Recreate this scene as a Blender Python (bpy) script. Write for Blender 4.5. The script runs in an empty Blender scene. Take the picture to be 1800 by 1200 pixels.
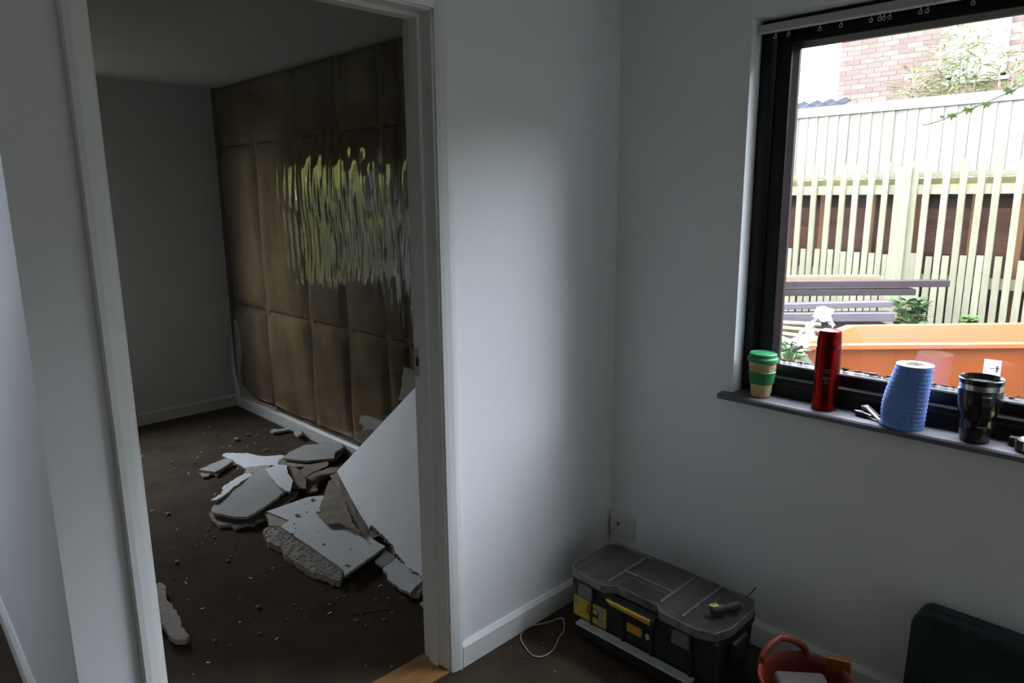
import bpy, bmesh, math, random
from mathutils import Vector, Matrix
random.seed(7)
sc = bpy.context.scene
col = sc.collection

# ------------------------------------------------------------------ camera
F = 1239.0                                   # focal length in pixels of an 1800x1200 frame
CAM = Vector((1.583, -2.105, 1.5))
AX = Vector((0.70355133, 0.13684507, -0.69734422))
AY = Vector((0.71060217, -0.14617458, 0.68824236))
AZ = Vector((-0.00775143, -0.97974814, -0.20008372))
cd = bpy.data.cameras.new('camera'); cam = bpy.data.objects.new('camera', cd); col.objects.link(cam)
cd.sensor_width = 36.0; cd.lens = 36.0 * F / 1800.0; cd.clip_start = 0.02; cd.clip_end = 200
def w(c): return Vector((AX.dot(c), AY.dot(c), AZ.dot(c)))
r_, u_, b_ = w(Vector((1, 0, 0))), w(Vector((0, -1, 0))), w(Vector((0, 0, -1)))
cam.matrix_world = Matrix(((r_.x, u_.x, b_.x, CAM.x), (r_.y, u_.y, b_.y, CAM.y), (r_.z, u_.z, b_.z, CAM.z), (0, 0, 0, 1)))
sc.camera = cam

# ------------------------------------------------------------------ sky, exposure
world = bpy.data.worlds.new('overcast_sky'); sc.world = world; world.use_nodes = True
bg = world.node_tree.nodes['Background']
bg.inputs[0].default_value = (0.785, 0.872, 1.0, 1); bg.inputs[1].default_value = 29.0
sc.view_settings.view_transform = 'Standard'; sc.view_settings.look = 'None'
sc.view_settings.gamma = 1.0; sc.view_settings.use_curve_mapping = False
sc.view_settings.exposure = 0.0
sc.cycles.use_denoising = True
sc.cycles.max_bounces = 16; sc.cycles.diffuse_bounces = 7; sc.cycles.glossy_bounces = 4; sc.cycles.transparent_max_bounces = 16
sc.cycles.caustics_reflective = False; sc.cycles.caustics_refractive = False

def portal(name, loc, rot, sx, sy):          # sampling guide for daylight in a window opening, gives off no light itself
    l = bpy.data.lights.new(name, 'AREA'); l.shape = 'RECTANGLE'; l.size = sx; l.size_y = sy
    l.cycles.is_portal = True
    o = bpy.data.objects.new(name, l); col.objects.link(o); o.location = loc; o.rotation_euler = rot
    o['kind'] = 'helper'
PI = math.pi
portal('daylight_portal', (1.594, 0.2, 1.44), (-PI/2, 0, 0), 2.2, 1.15)
portal('daylight_portal', (-3.6, -1.085, 1.31), (0, -PI/2, 0), 1.02, 0.73)
portal('daylight_portal', (-2.625, -3.08, 1.5), (PI/2, 0, 0), .65, 1.0)

# ------------------------------------------------------------------ helpers
def pix(u, v, ax, val):                      # the point of a world plane (axis = value) seen at a pixel
    d = w(Vector((u - 900, v - 600, F)))
    t = (val - CAM[ax]) / d[ax]
    return CAM + d * t
def pixplane(u, v, p0, n):
    d = w(Vector((u - 900, v - 600, F)))
    return CAM + d * ((p0 - CAM).dot(n) / d.dot(n))

MATS = {}
def M(name, c, rough=0.6, metal=0.0, var=0.0, vs=8.0, bump=0.0, bs=60.0, c2=None, rnd=0.0, spec=None, stretch=None, coat=0.0, sub=0.0, trans=0.0, ior=None):
    m = bpy.data.materials.new(name); m.use_nodes = True; MATS[name] = m
    nt = m.node_tree; N = nt.nodes; L = nt.links
    p = N['Principled BSDF']; p.inputs['Roughness'].default_value = rough; p.inputs['Metallic'].default_value = metal
    if spec is not None: p.inputs['Specular IOR Level'].default_value = spec
    if coat: p.inputs['Coat Weight'].default_value = coat; p.inputs['Coat Roughness'].default_value = 0.05
    if trans: p.inputs['Transmission Weight'].default_value = trans
    if ior: p.inputs['IOR'].default_value = ior
    p.inputs['Base Color'].default_value = (*c, 1)
    tc = N.new('ShaderNodeTexCoord'); mp = N.new('ShaderNodeMapping')
    L.new(tc.outputs['Object'], mp.inputs[0])
    if stretch: mp.inputs['Scale'].default_value = stretch
    out = None
    if var or c2:
        nz = N.new('ShaderNodeTexNoise'); nz.inputs['Scale'].default_value = vs; nz.inputs['Detail'].default_value = 5; nz.inputs['Roughness'].default_value = 0.6
        L.new(mp.outputs[0], nz.inputs['Vector'])
        rp = N.new('ShaderNodeValToRGB'); rp.color_ramp.elements[0].position = 0.3; rp.color_ramp.elements[1].position = 0.7
        a = c2 if c2 else tuple(x * (1 - var) for x in c); b = c if c2 else tuple(min(1, x * (1 + var)) for x in c)
        rp.color_ramp.elements[0].color = (*a, 1); rp.color_ramp.elements[1].color = (*b, 1)
        L.new(nz.outputs['Fac'], rp.inputs[0]); out = rp.outputs[0]
    if rnd:
        oi = N.new('ShaderNodeObjectInfo'); mr = N.new('ShaderNodeMapRange')
        mr.inputs['To Min'].default_value = 1 - rnd; mr.inputs['To Max'].default_value = 1 + rnd
        L.new(oi.outputs['Random'], mr.inputs[0])
        mx = N.new('ShaderNodeVectorMath'); mx.operation = 'SCALE'
        if out: L.new(out, mx.inputs[0])
        else: mx.inputs[0].default_value = c
        L.new(mr.outputs[0], mx.inputs['Scale']); out = mx.outputs[0]
    if out: L.new(out, p.inputs['Base Color'])
    if bump:
        nb = N.new('ShaderNodeTexNoise'); nb.inputs['Scale'].default_value = bs; nb.inputs['Detail'].default_value = 4
        L.new(mp.outputs[0], nb.inputs['Vector'])
        bn = N.new('ShaderNodeBump'); bn.inputs['Strength'].default_value = bump; bn.inputs['Distance'].default_value = 0.004
        L.new(nb.outputs['Fac'], bn.inputs['Height']); L.new(bn.outputs[0], p.inputs['Normal'])
    return m

def film(name, tint, rough, boost, haze=0.0, hs=6.0, hcol=(0.8, 0.8, 0.8), ior=1.5):   # thin clear sheet: passes light straight, mirrors by fresnel
    m = bpy.data.materials.new(name); m.use_nodes = True; MATS[name] = m
    nt = m.node_tree; N = nt.nodes; L = nt.links; N.remove(N['Principled BSDF'])
    out = N['Material Output']; tr = N.new('ShaderNodeBsdfTransparent'); tr.inputs[0].default_value = (*tint, 1)
    gl = N.new('ShaderNodeBsdfGlossy'); gl.inputs['Roughness'].default_value = rough
    ge = N.new('ShaderNodeNewGeometry'); dt = N.new('ShaderNodeVectorMath'); dt.operation = 'DOT_PRODUCT'    # schlick reflectance, the same from both sides
    L.new(ge.outputs['Normal'], dt.inputs[0]); L.new(ge.outputs['Incoming'], dt.inputs[1])
    ab = N.new('ShaderNodeMath'); ab.operation = 'ABSOLUTE'; L.new(dt.outputs['Value'], ab.inputs[0])
    om = N.new('ShaderNodeMath'); om.operation = 'SUBTRACT'; om.use_clamp = True; om.inputs[0].default_value = 1.0; L.new(ab.outputs[0], om.inputs[1])
    pw = N.new('ShaderNodeMath'); pw.operation = 'POWER'; pw.inputs[1].default_value = 5.0; L.new(om.outputs[0], pw.inputs[0])
    f0 = ((ior - 1) / (ior + 1)) ** 2
    mu = N.new('ShaderNodeMath'); mu.operation = 'MULTIPLY_ADD'; mu.use_clamp = True; mu.inputs[1].default_value = (1 - f0) * boost; mu.inputs[2].default_value = f0 * boost
    L.new(pw.outputs[0], mu.inputs[0])
    mx = N.new('ShaderNodeMixShader'); L.new(mu.outputs[0], mx.inputs[0])
    base = tr.outputs[0]
    if haze:
        df = N.new('ShaderNodeBsdfDiffuse'); df.inputs[0].default_value = (*hcol, 1)
        tl = N.new('ShaderNodeBsdfTranslucent'); tl.inputs[0].default_value = (*hcol, 1)
        ms = N.new('ShaderNodeMixShader'); ms.inputs[0].default_value = 0.5
        L.new(df.outputs[0], ms.inputs[1]); L.new(tl.outputs[0], ms.inputs[2])
        nz = N.new('ShaderNodeTexNoise'); nz.inputs['Scale'].default_value = hs; nz.inputs['Detail'].default_value = 6
        tc = N.new('ShaderNodeTexCoord'); L.new(tc.outputs['Object'], nz.inputs['Vector'])
        mr = N.new('ShaderNodeMapRange'); mr.inputs['From Min'].default_value = 0.35; mr.inputs['From Max'].default_value = 0.75
        mr.inputs['To Min'].default_value = haze * 0.3; mr.inputs['To Max'].default_value = haze
        L.new(nz.outputs['Fac'], mr.inputs[0])
        mh = N.new('ShaderNodeMixShader'); L.new(mr.outputs[0], mh.inputs[0]); L.new(base, mh.inputs[1]); L.new(ms.outputs[0], mh.inputs[2])
        base = mh.outputs[0]
    L.new(base, mx.inputs[1]); L.new(gl.outputs[0], mx.inputs[2]); L.new(mx.outputs[0], out.inputs[0])
    return m

class MB:
    def __init__(s): s.v = []; s.f = []; s.m = []
    def add(s, vs, fs, m=0):
        o = len(s.v); s.v += [Vector(x) for x in vs]
        for f in fs: s.f.append([i + o for i in f]); s.m.append(m)
        return s
    def box(s, x0, x1, y0, y1, z0, z1, m=0):
        vs = [(x, y, z) for z in (z0, z1) for y in (y0, y1) for x in (x0, x1)]
        return s.add(vs, [(0, 2, 3, 1), (4, 5, 7, 6), (0, 1, 5, 4), (2, 6, 7, 3), (0, 4, 6, 2), (1, 3, 7, 5)], m)
    def obox(s, c, ax, ay, az, m=0):          # oriented box: centre and half axes
        c, ax, ay, az = map(Vector, (c, ax, ay, az))
        vs = [c + ax * i + ay * j + az * k for k in (-1, 1) for j in (-1, 1) for i in (-1, 1)]
        return s.add(vs, [(0, 2, 3, 1), (4, 5, 7, 6), (0, 1, 5, 4), (2, 6, 7, 3), (0, 4, 6, 2), (1, 3, 7, 5)], m)
    def prism(s, pts, d, m=0, ms=None, mb=None):  # polygon (3d points, seen face) extruded by vector d
        n = len(pts); d = Vector(d); ms = m if ms is None else ms; mb = m if mb is None else mb
        o = len(s.v); s.v += [Vector(p) for p in pts] + [Vector(p) + d for p in pts]
        s.f.append([o + i for i in range(n)]); s.m.append(m)
        s.f.append([o + n + i for i in reversed(range(n))]); s.m.append(mb)
        for i in range(n):
            j = (i + 1) % n; s.f.append([o + i, o + n + i, o + n + j, o + j]); s.m.append(ms)
        return s
    def lathe(s, prof, seg=32, c=(0, 0, 0), m=0, cap=True, fn=None):
        o = len(s.v); c = Vector(c)
        for (r, z) in prof:
            for k in range(seg):
                a = 2 * PI * k / seg
                p = Vector((r * math.cos(a), r * math.sin(a), z))
                if fn: p = fn(p, a)
                s.v.append(c + p)
        for i in range(len(prof) - 1):
            mm = m[i] if isinstance(m, (list, tuple)) else m
            for k in range(seg):
                k2 = (k + 1) % seg
                s.f.append([o + i * seg + k, o + i * seg + k2, o + (i + 1) * seg + k2, o + (i + 1) * seg + k]); s.m.append(mm)
        if cap:
            s.f.append([o + k for k in reversed(range(seg))]); s.m.append(m[0] if isinstance(m, (list, tuple)) else m)
            e = o + (len(prof) - 1) * seg
            s.f.append([e + k for k in range(seg)]); s.m.append(m[-1] if isinstance(m, (list, tuple)) else m)
        return s
    def tube(s, path, r, seg=8, m=0, closed=False):
        path = [Vector(p) for p in path]; n = len(path); o = len(s.v)
        for i, p in enumerate(path):
            a = path[(i - 1) % n] if (closed or i > 0) else p
            b = path[(i + 1) % n] if (closed or i < n - 1) else p
            t = (b - a).normalized(); up = Vector((0, 0, 1)) if abs(t.z) < 0.95 else Vector((1, 0, 0))
            q = t.cross(up).normalized(); q2 = q.cross(t)
            rr = r[i] if isinstance(r, (list, tuple)) else r
            for k in range(seg):
                an = 2 * PI * k / seg; s.v.append(p + (q * math.cos(an) + q2 * math.sin(an)) * rr)
        for i in range(n if closed else n - 1):
            j = (i + 1) % n
            for k in range(seg):
                k2 = (k + 1) % seg
                s.f.append([o + i * seg + k, o + j * seg + k, o + j * seg + k2, o + i * seg + k2]); s.m.append(m)
        if not closed:
            s.f.append([o + k for k in range(seg)]); s.m.append(m)
            s.f.append([o + (n - 1) * seg + k for k in reversed(range(seg))]); s.m.append(m)
        return s
    def blob(s, c, r, m=0, sq=(1, 1, 1), rough=0.25, sub=1):
        bm = bmesh.new(); bmesh.ops.create_icosphere(bm, subdivisions=sub, radius=1)
        c = Vector(c); vs = []
        for v in bm.verts:
            k = 1 + random.uniform(-rough, rough); vs.append(c + Vector((v.co.x * r * sq[0] * k, v.co.y * r * sq[1] * k, v.co.z * r * sq[2] * k)))
        fs = [[v.index for v in f.verts] for f in bm.faces]; bm.free()
        return s.add(vs, fs, m)
    def build(s, name, mats, parent=None, world=False, smooth=False, bevel=0, seg=2, ang=35, fix=True):
        if not isinstance(mats, (list, tuple)): mats = [mats]
        off = parent.location if (parent is not None and world) else Vector((0, 0, 0))
        me = bpy.data.meshes.new(name); me.from_pydata([tuple(v - off) for v in s.v], [], s.f)
        for k in mats: me.materials.append(MATS[k] if isinstance(k, str) else k)
        me.polygons.foreach_set('material_index', s.m)
        if fix:
            bm = bmesh.new(); bm.from_mesh(me); bmesh.ops.recalc_face_normals(bm, faces=bm.faces); bm.to_mesh(me); bm.free()
        if smooth: me.polygons.foreach_set('use_smooth', [True] * len(me.polygons))
        o = bpy.data.objects.new(name, me); col.objects.link(o)
        if parent is not None: o.parent = parent
        if bevel:
            b = o.modifiers.new('edge', 'BEVEL'); b.width = bevel; b.segments = seg; b.limit_method = 'ANGLE'; b.angle_limit = math.radians(ang)
        if smooth:
            me.set_sharp_from_angle(angle=math.radians(ang))
        return o

def tag(o, label, cat, group=None, kind=None):
    o['label'] = label
    if cat: o['category'] = cat
    if group: o['group'] = group
    if kind: o['kind'] = kind
    return o
def struct(o, label=None):
    o['kind'] = 'structure'
    if label: o['label'] = label
    return o
def thing(name, loc, label, cat, group=None, rz=0, kind=None):
    o = bpy.data.objects.new(name, None); col.objects.link(o); o.location = loc; o.rotation_euler = (0, 0, rz); o.empty_display_size = 0.05
    return tag(o, label, cat, group, kind)
def sroot(name, loc, label):
    o = bpy.data.objects.new(name, None); col.objects.link(o); o.location = loc
    return struct(o, label)
def inst(src, loc, parent=None, rot=None, scale=None):
    o = src.copy(); col.objects.link(o); o.location = loc
    if parent is not None: o.parent = parent
    if rot: o.rotation_euler = rot
    if scale: o.scale = scale
    return o

# ------------------------------------------------------------------ materials
M('wall_paint', (0.80, 0.805, 0.81), 0.55, var=0.02, vs=3, bump=0.06, bs=180)
M('ceiling_paint', (0.78, 0.78, 0.78), 0.8, var=0.02, vs=3)
M('darkened_gloss', (0.50, 0.495, 0.47), 0.45, var=0.05, vs=5)  # white gloss with the dim room's shade put into its colour
M('darkened_paint', (0.50, 0.495, 0.47), 0.7, var=0.04, vs=3, bump=0.06, bs=180)  # wall paint darkened so less light bounces in the dim areas
M('gloss_white', (0.78, 0.78, 0.76), 0.32, var=0.03, vs=5, bump=0.05, bs=40)
M('carpet', (0.095, 0.068, 0.045), 0.95, c2=(0.055, 0.040, 0.027), vs=5, bump=0.9, bs=420, spec=0.1)
M('threshold_wood', (0.36, 0.18, 0.055), 0.6, c2=(0.22, 0.105, 0.03), vs=6, stretch=(8, 1, 1))
M('frame_stain', (0.0045, 0.0035, 0.0045), 0.42, var=0.3, vs=10, bump=0.1, bs=60, spec=0.28)
M('bead_stain', (0.035, 0.020, 0.018), 0.4, var=0.3, vs=20)
M('sill_stain', (0.17, 0.16, 0.175), 0.45, c2=(0.07, 0.06, 0.063), vs=9, bump=0.15, bs=70)
film('window_glass', (0.98, 0.985, 0.98), 0.0, 1.0, haze=0.006, hs=7)
film('polythene', (0.93, 0.92, 0.88), 0.04, 1.8, haze=0.03, hs=4, hcol=(0.6, 0.58, 0.5))
M('glass_wool', (0.20, 0.142, 0.078), 0.95, c2=(0.088, 0.060, 0.032), vs=3.2, bump=0.6, bs=90, rnd=0.12, spec=0.1, stretch=(1.5, 1, 0.8))
M('stud_wood', (0.16, 0.085, 0.04), 0.8, c2=(0.08, 0.04, 0.02), vs=7, stretch=(6, 6, 1))
M('sheathing', (0.09, 0.06, 0.04), 0.9, var=0.3, vs=4)
M('board_face', (0.74, 0.745, 0.75), 0.6, var=0.04, vs=6, bump=0.08, bs=90)
M('board_paper', (0.40, 0.385, 0.36), 0.85, c2=(0.33, 0.315, 0.295), vs=5, bump=0.15, bs=70)
M('board_core', (0.50, 0.44, 0.39), 0.95, c2=(0.36, 0.31, 0.27), vs=40, bump=0.9, bs=90)
M('brown_paper', (0.33, 0.27, 0.20), 0.85, c2=(0.20, 0.155, 0.11), vs=12, bump=0.3, bs=60)
M('exterior_render', (0.096, 0.092, 0.085), 0.9, var=0.15, vs=6)
M('soil', (0.034, 0.028, 0.020), 0.95, c2=(0.025, 0.036, 0.012), vs=3, bump=0.6, bs=30)
M('picket_wood', (0.142, 0.128, 0.094), 0.85, c2=(0.100, 0.096, 0.056), vs=5, stretch=(5, 5, 1), rnd=0.16, bump=0.2, bs=40, spec=0.2)
M('capping_wood', (0.085, 0.080, 0.064), 0.85, c2=(0.110, 0.104, 0.086), vs=9, spec=0.2)
M('feather_wood', (0.128, 0.116, 0.094), 0.85, c2=(0.098, 0.092, 0.070), vs=3, stretch=(5, 5, 0.8), rnd=0.14, spec=0.2)
M('lap_wood', (0.060, 0.026, 0.017), 0.85, c2=(0.028, 0.014, 0.010), vs=6, stretch=(0.6, 2, 10), rnd=0.40, spec=0.15)
M('batten_wood', (0.085, 0.042, 0.017), 0.8, var=0.25, vs=4, stretch=(5, 5, 1), rnd=0.1, spec=0.15)
M('mossy_wood', (0.085, 0.068, 0.026), 0.85, c2=(0.040, 0.040, 0.014), vs=6, spec=0.15)
M('house_brick', (0.098, 0.064, 0.052), 0.9, var=0.15, vs=6, rnd=0.26, spec=0.15)
M('mortar', (0.111, 0.100, 0.085), 0.95, var=0.1, vs=10)
M('upvc', (0.175, 0.177, 0.180), 0.35, var=0.01)
M('house_glass', (0.117, 0.132, 0.141), 0.08, var=0.05, vs=2, spec=1.0)
M('roof_tile', (0.020, 0.021, 0.025), 0.9, var=0.2, vs=6, rnd=0.15, spec=0.05)
M('plank_stain', (0.022, 0.013, 0.015), 0.7, c2=(0.014, 0.008, 0.010), vs=5, stretch=(1, 6, 6), rnd=0.15, bump=0.2, bs=40, spec=0.25)
M('plank_lit', (0.060, 0.048, 0.058), 0.6, c2=(0.042, 0.032, 0.040), vs=5, stretch=(1, 6, 6), rnd=0.1, bump=0.2, bs=40)  # board stain lightened to stand for sky-lit top faces
M('fresh_pine', (0.141, 0.089, 0.043), 0.7, c2=(0.120, 0.073, 0.032), vs=6, stretch=(1, 6, 6))
M('skip_orange', (0.27, 0.056, 0.007), 0.5, c2=(0.22, 0.048, 0.010), vs=2.5, bump=0.1, bs=30)
M('scuff_grey', (0.117, 0.089, 0.077), 0.7, var=0.2, vs=10)
M('leaf_green', (0.043, 0.077, 0.015), 0.5, c2=(0.028, 0.057, 0.011), vs=9)
M('willow_green', (0.19, 0.185, 0.085), 0.7, c2=(0.135, 0.15, 0.06), vs=3, spec=0.2)
M('willow_stem', (0.09, 0.08, 0.045), 0.8, var=0.2)
M('hedge_green', (0.20, 0.185, 0.018), 0.7, c2=(0.11, 0.115, 0.012), vs=3)
M('lattice_wood', (0.035, 0.033, 0.012), 0.8, var=0.3, vs=4)
M('ivy_green', (0.085, 0.15, 0.025), 0.5, c2=(0.06, 0.12, 0.02), vs=9)
M('ivy_stem', (0.021, 0.018, 0.012), 0.7, var=0.2)
M('cane', (0.107, 0.085, 0.052), 0.7, c2=(0.077, 0.060, 0.032), vs=6)
film('clear_wrap', (0.95, 0.95, 0.97), 0.15, 2.0, haze=0.25, hs=26, hcol=(0.20, 0.20, 0.21))
M('dirt', (0.05, 0.035, 0.025), 0.9, c2=(0.16, 0.09, 0.05), vs=60)
M('track_plastic', (0.42, 0.41, 0.39), 0.5, var=0.03)
M('glider_plastic', (0.55, 0.56, 0.58), 0.35, var=0.05)
M('socket_plastic', (0.62, 0.62, 0.60), 0.35, var=0.02)
M('socket_hole', (0.01, 0.01, 0.01), 0.6, var=0.1)
M('cable', (0.50, 0.49, 0.42), 0.5, var=0.05)
M('cup_bamboo', (0.52, 0.34, 0.12), 0.55, c2=(0.62, 0.46, 0.22), vs=14)
M('cup_print', (0.60, 0.57, 0.50), 0.6, c2=(0.30, 0.24, 0.15), vs=60)
M('cup_green', (0.018, 0.21, 0.065), 0.5, var=0.06, vs=10)
M('flask_red', (0.26, 0.008, 0.006), 0.24, metal=1.0, var=0.06, vs=30)
M('flask_dark', (0.03, 0.012, 0.012), 0.5, var=0.1)
M('flask_print', (0.09, 0.08, 0.08), 0.5, var=0.1)
M('blue_paper', (0.15, 0.26, 0.62), 0.9, c2=(0.19, 0.31, 0.68), vs=30, bump=0.5, bs=160)
M('paper_end', (0.70, 0.68, 0.58), 0.9, c2=(0.60, 0.58, 0.50), vs=60)
M('mug_black', (0.006, 0.007, 0.010), 0.2, var=0.1, coat=0.3)
M('steel', (0.62, 0.61, 0.59), 0.22, metal=1.0, var=0.05, vs=20)
M('knife_black', (0.012, 0.012, 0.014), 0.4, var=0.1)
M('knife_grey', (0.50, 0.54, 0.60), 0.3, metal=0.6, var=0.05)
M('knife_red', (0.45, 0.05, 0.02), 0.4, var=0.05)
M('knife_ivory', (0.72, 0.66, 0.52), 0.35, var=0.05)
M('tape_yellow', (0.72, 0.58, 0.16), 0.4, var=0.05)
M('rubber_black', (0.014, 0.014, 0.015), 0.55, var=0.2, vs=20)
def paper(name, c):                           # thin paper that glows with the light behind it
    m = bpy.data.materials.new(name); m.use_nodes = True; MATS[name] = m; nt = m.node_tree; N = nt.nodes; N.remove(N['Principled BSDF'])
    d = N.new('ShaderNodeBsdfDiffuse'); t = N.new('ShaderNodeBsdfTranslucent'); x = N.new('ShaderNodeMixShader'); x.inputs[0].default_value = .55
    nz = N.new('ShaderNodeTexNoise'); nz.inputs['Scale'].default_value = 80; r = N.new('ShaderNodeValToRGB'); r.color_ramp.elements[0].color = (*[k * .94 for k in c], 1); r.color_ramp.elements[1].color = (*c, 1)
    nt.links.new(nz.outputs['Fac'], r.inputs[0])
    for q in (d, t): nt.links.new(r.outputs[0], q.inputs[0])
    nt.links.new(d.outputs[0], x.inputs[1]); nt.links.new(t.outputs[0], x.inputs[2]); nt.links.new(x.outputs[0], N['Material Output'].inputs[0])
paper('sticker_paper', (0.80, 0.78, 0.74))
M('sticker_ink', (0.05, 0.05, 0.06), 0.6, var=0.1)
M('sticker_faint', (0.62, 0.60, 0.58), 0.6, var=0.02)
M('box_black', (0.013, 0.015, 0.018), 0.55, var=0.25, vs=12, bump=0.1, bs=90)
M('box_yellow', (0.62, 0.42, 0.03), 0.5, c2=(0.50, 0.34, 0.03), vs=14)
M('box_orange', (0.62, 0.36, 0.03), 0.5, var=0.08)
M('box_grey', (0.17, 0.165, 0.16), 0.5, c2=(0.11, 0.11, 0.105), vs=30)
M('alloy', (0.72, 0.74, 0.77), 0.35, metal=0.25, var=0.08, vs=30)
film('dusty_clear', (0.70, 0.68, 0.65), 0.25, 1.2, haze=0.55, hs=9, hcol=(0.26, 0.24, 0.215))
film('clear_edge', (0.75, 0.74, 0.72), 0.3, 1.5, haze=0.75, hs=20, hcol=(0.42, 0.41, 0.39))
M('bin_dark', (0.022, 0.021, 0.020), 0.6, c2=(0.05, 0.045, 0.03), vs=18)
M('bin_parts', (0.20, 0.15, 0.08), 0.6, c2=(0.06, 0.05, 0.05), vs=40)
M('label_grey', (0.40, 0.40, 0.40), 0.6, c2=(0.2, 0.2, 0.2), vs=60)
M('case_teal', (0.008, 0.026, 0.030), 0.55, c2=(0.005, 0.018, 0.022), vs=7, bump=0.15, bs=120)
M('case_dark', (0.006, 0.016, 0.018), 0.55, var=0.2)
M('tub_orange', (0.19, 0.026, 0.008), 0.6, var=0.15, vs=6)
M('pad_pink', (0.065, 0.045, 0.044), 0.75, var=0.08, vs=8)
M('amber_plastic', (0.22, 0.06, 0.010), 0.5, var=0.05)

# ================================================================== STRUCTURE
XB = -3.47; ZC = 2.25
struct(MB().box(XB - .12, 3.3, -4.3, 0.0, -0.12, 0).build('floor', 'carpet'), 'dark brown carpet strewn with plaster dust')
struct(MB().box(-.06, 3.3, -4.3, .25, ZC, ZC + .12).box(XB - .12, -.06, -4.3, -1.77, ZC, ZC + .12).build('ceiling', 'ceiling_paint'), 'plain white ceiling')
struct(MB().box(XB - .12, -.06, -1.77, .25, ZC, ZC + .12).build('ceiling_stripped_room', 'darkened_paint'), 'darkened plain ceiling of the stripped room')
WX0, WX1, WZ0, WZ1 = 0.488, 2.7, 0.838, 2.02
b = MB().box(0, WX0, 0, .22, -.12, ZC).box(WX1, 3.3, 0, .22, -.12, ZC).box(WX0, WX1, 0, .22, -.12, WZ0).box(WX0, WX1, 0, .22, WZ1, ZC)
struct(b.build('wall_window', 'wall_paint'), 'white painted wall below and beside the dark framed window')
b = MB().box(XB - .12, 0, .13, .22, -.12, ZC)
b.box(XB - .12, XB, -.0, .13, -.12, ZC)
wall_ext = struct(b.build('wall_exterior', 'sheathing'), 'stripped timber stud wall with brown insulation batts behind clear polythene')
DY0, DY1, DZ = -1.665, -0.84, 1.99          # door opening
for nm, x0, x1, mt, lb in (('wall_partition', -.06, 0, 'wall_paint', 'white partition wall around the open doorway'), ('wall_partition_back', -.12, -.06, 'darkened_paint', 'darkened inner face of the partition wall in the stripped room')):
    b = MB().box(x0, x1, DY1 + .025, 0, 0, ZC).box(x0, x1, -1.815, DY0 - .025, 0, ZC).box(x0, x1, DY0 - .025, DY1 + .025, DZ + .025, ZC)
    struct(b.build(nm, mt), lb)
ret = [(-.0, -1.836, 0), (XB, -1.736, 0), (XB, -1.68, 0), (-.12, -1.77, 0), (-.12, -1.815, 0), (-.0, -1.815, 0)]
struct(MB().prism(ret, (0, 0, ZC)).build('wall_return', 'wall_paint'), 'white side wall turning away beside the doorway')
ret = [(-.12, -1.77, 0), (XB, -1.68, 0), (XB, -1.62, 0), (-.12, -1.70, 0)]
struct(MB().prism(ret, (0, 0, ZC)).build('wall_return_back', 'darkened_paint'), 'darkened side wall inside the stripped room')
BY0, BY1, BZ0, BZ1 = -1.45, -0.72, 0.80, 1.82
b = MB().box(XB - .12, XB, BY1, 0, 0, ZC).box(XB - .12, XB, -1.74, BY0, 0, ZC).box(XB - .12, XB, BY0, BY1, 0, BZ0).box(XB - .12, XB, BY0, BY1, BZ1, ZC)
struct(b.build('wall_back', 'darkened_paint'), 'plain white back wall of the stripped room')
struct(MB().box(XB - .12, XB, -3.07, -1.74, 0, ZC).build('wall_corridor_end', 'wall_paint'), 'white wall at the end of the passage')
b = MB().box(XB, -2.95, -3.07, -2.95, 0, ZC).box(-2.3, 0, -3.07, -2.95, 0, ZC).box(-2.95, -2.3, -3.07, -2.95, 0, 1.0).box(-2.95, -2.3, -3.07, -2.95, 2.0, ZC)
struct(b.build('wall_corridor', 'wall_paint'), 'white wall along the passage')
struct(MB().box(-.12, 0, -4.3, -3.07, 0, ZC).build('wall_left', 'darkened_paint'), 'white wall behind the viewer')
struct(MB().box(0, 3.3, -4.3, -4.18, 0, ZC).build('wall_rear', 'darkened_paint'), 'white wall behind the viewer')
struct(MB().box(3.18, 3.3, -4.18, 0, 0, ZC).build('wall_right', 'darkened_paint'), 'white side wall of the room')

struct(MB().box(2.85, 4.6, .22, 1.25, -.1, 3.2).build('wall_light_block', 'exterior_render'), 'unseen rendered block added outside, right of the window, to cut off side light')  # unseen block added to keep side light off the room corner
# baseboards with a chamfered top
def skirt(name, p, q, inward, label, h=.085, t=.016, mt='gloss_white'):
    p, q, n = Vector(p), Vector(q), Vector(inward)
    prof = [(0, 0), (t, 0), (t, h - .014), (t * .35, h), (0, h)]
    pts = [p + n * a + Vector((0, 0, z)) for a, z in prof]
    return struct(MB().prism(pts, q - p).build(name, mt), label)
skirt('baseboard_partition', (0, -.79, 0), (0, 0, 0), (1, 0, 0), 'white skirting board under the partition wall')
skirt('baseboard_window', (.016, 0, 0), (3.18, 0, 0), (0, -1, 0), 'white skirting board under the window wall')
skirt('baseboard_back', (XB, -1.62, 0), (XB, 0, 0), (1, 0, 0), 'white skirting board under the back wall', mt='darkened_gloss')
skirt('baseboard_exterior', (XB + .016, 0.004, 0), (-.12, 0.004, 0), (0, -1, 0), 'white skirting board left under the stripped wall', t=.022, mt='darkened_gloss')
skirt('baseboard_return', (-.0, -1.836, 0), (XB, -1.736, 0), (-.029, -1, 0), 'pale skirting board at the foot of the side wall')
skirt('baseboard_strip', (0, -1.836, 0), (0, -1.717, 0), (1, 0, 0), 'white skirting board on the narrow wall left of the doorway')

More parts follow.
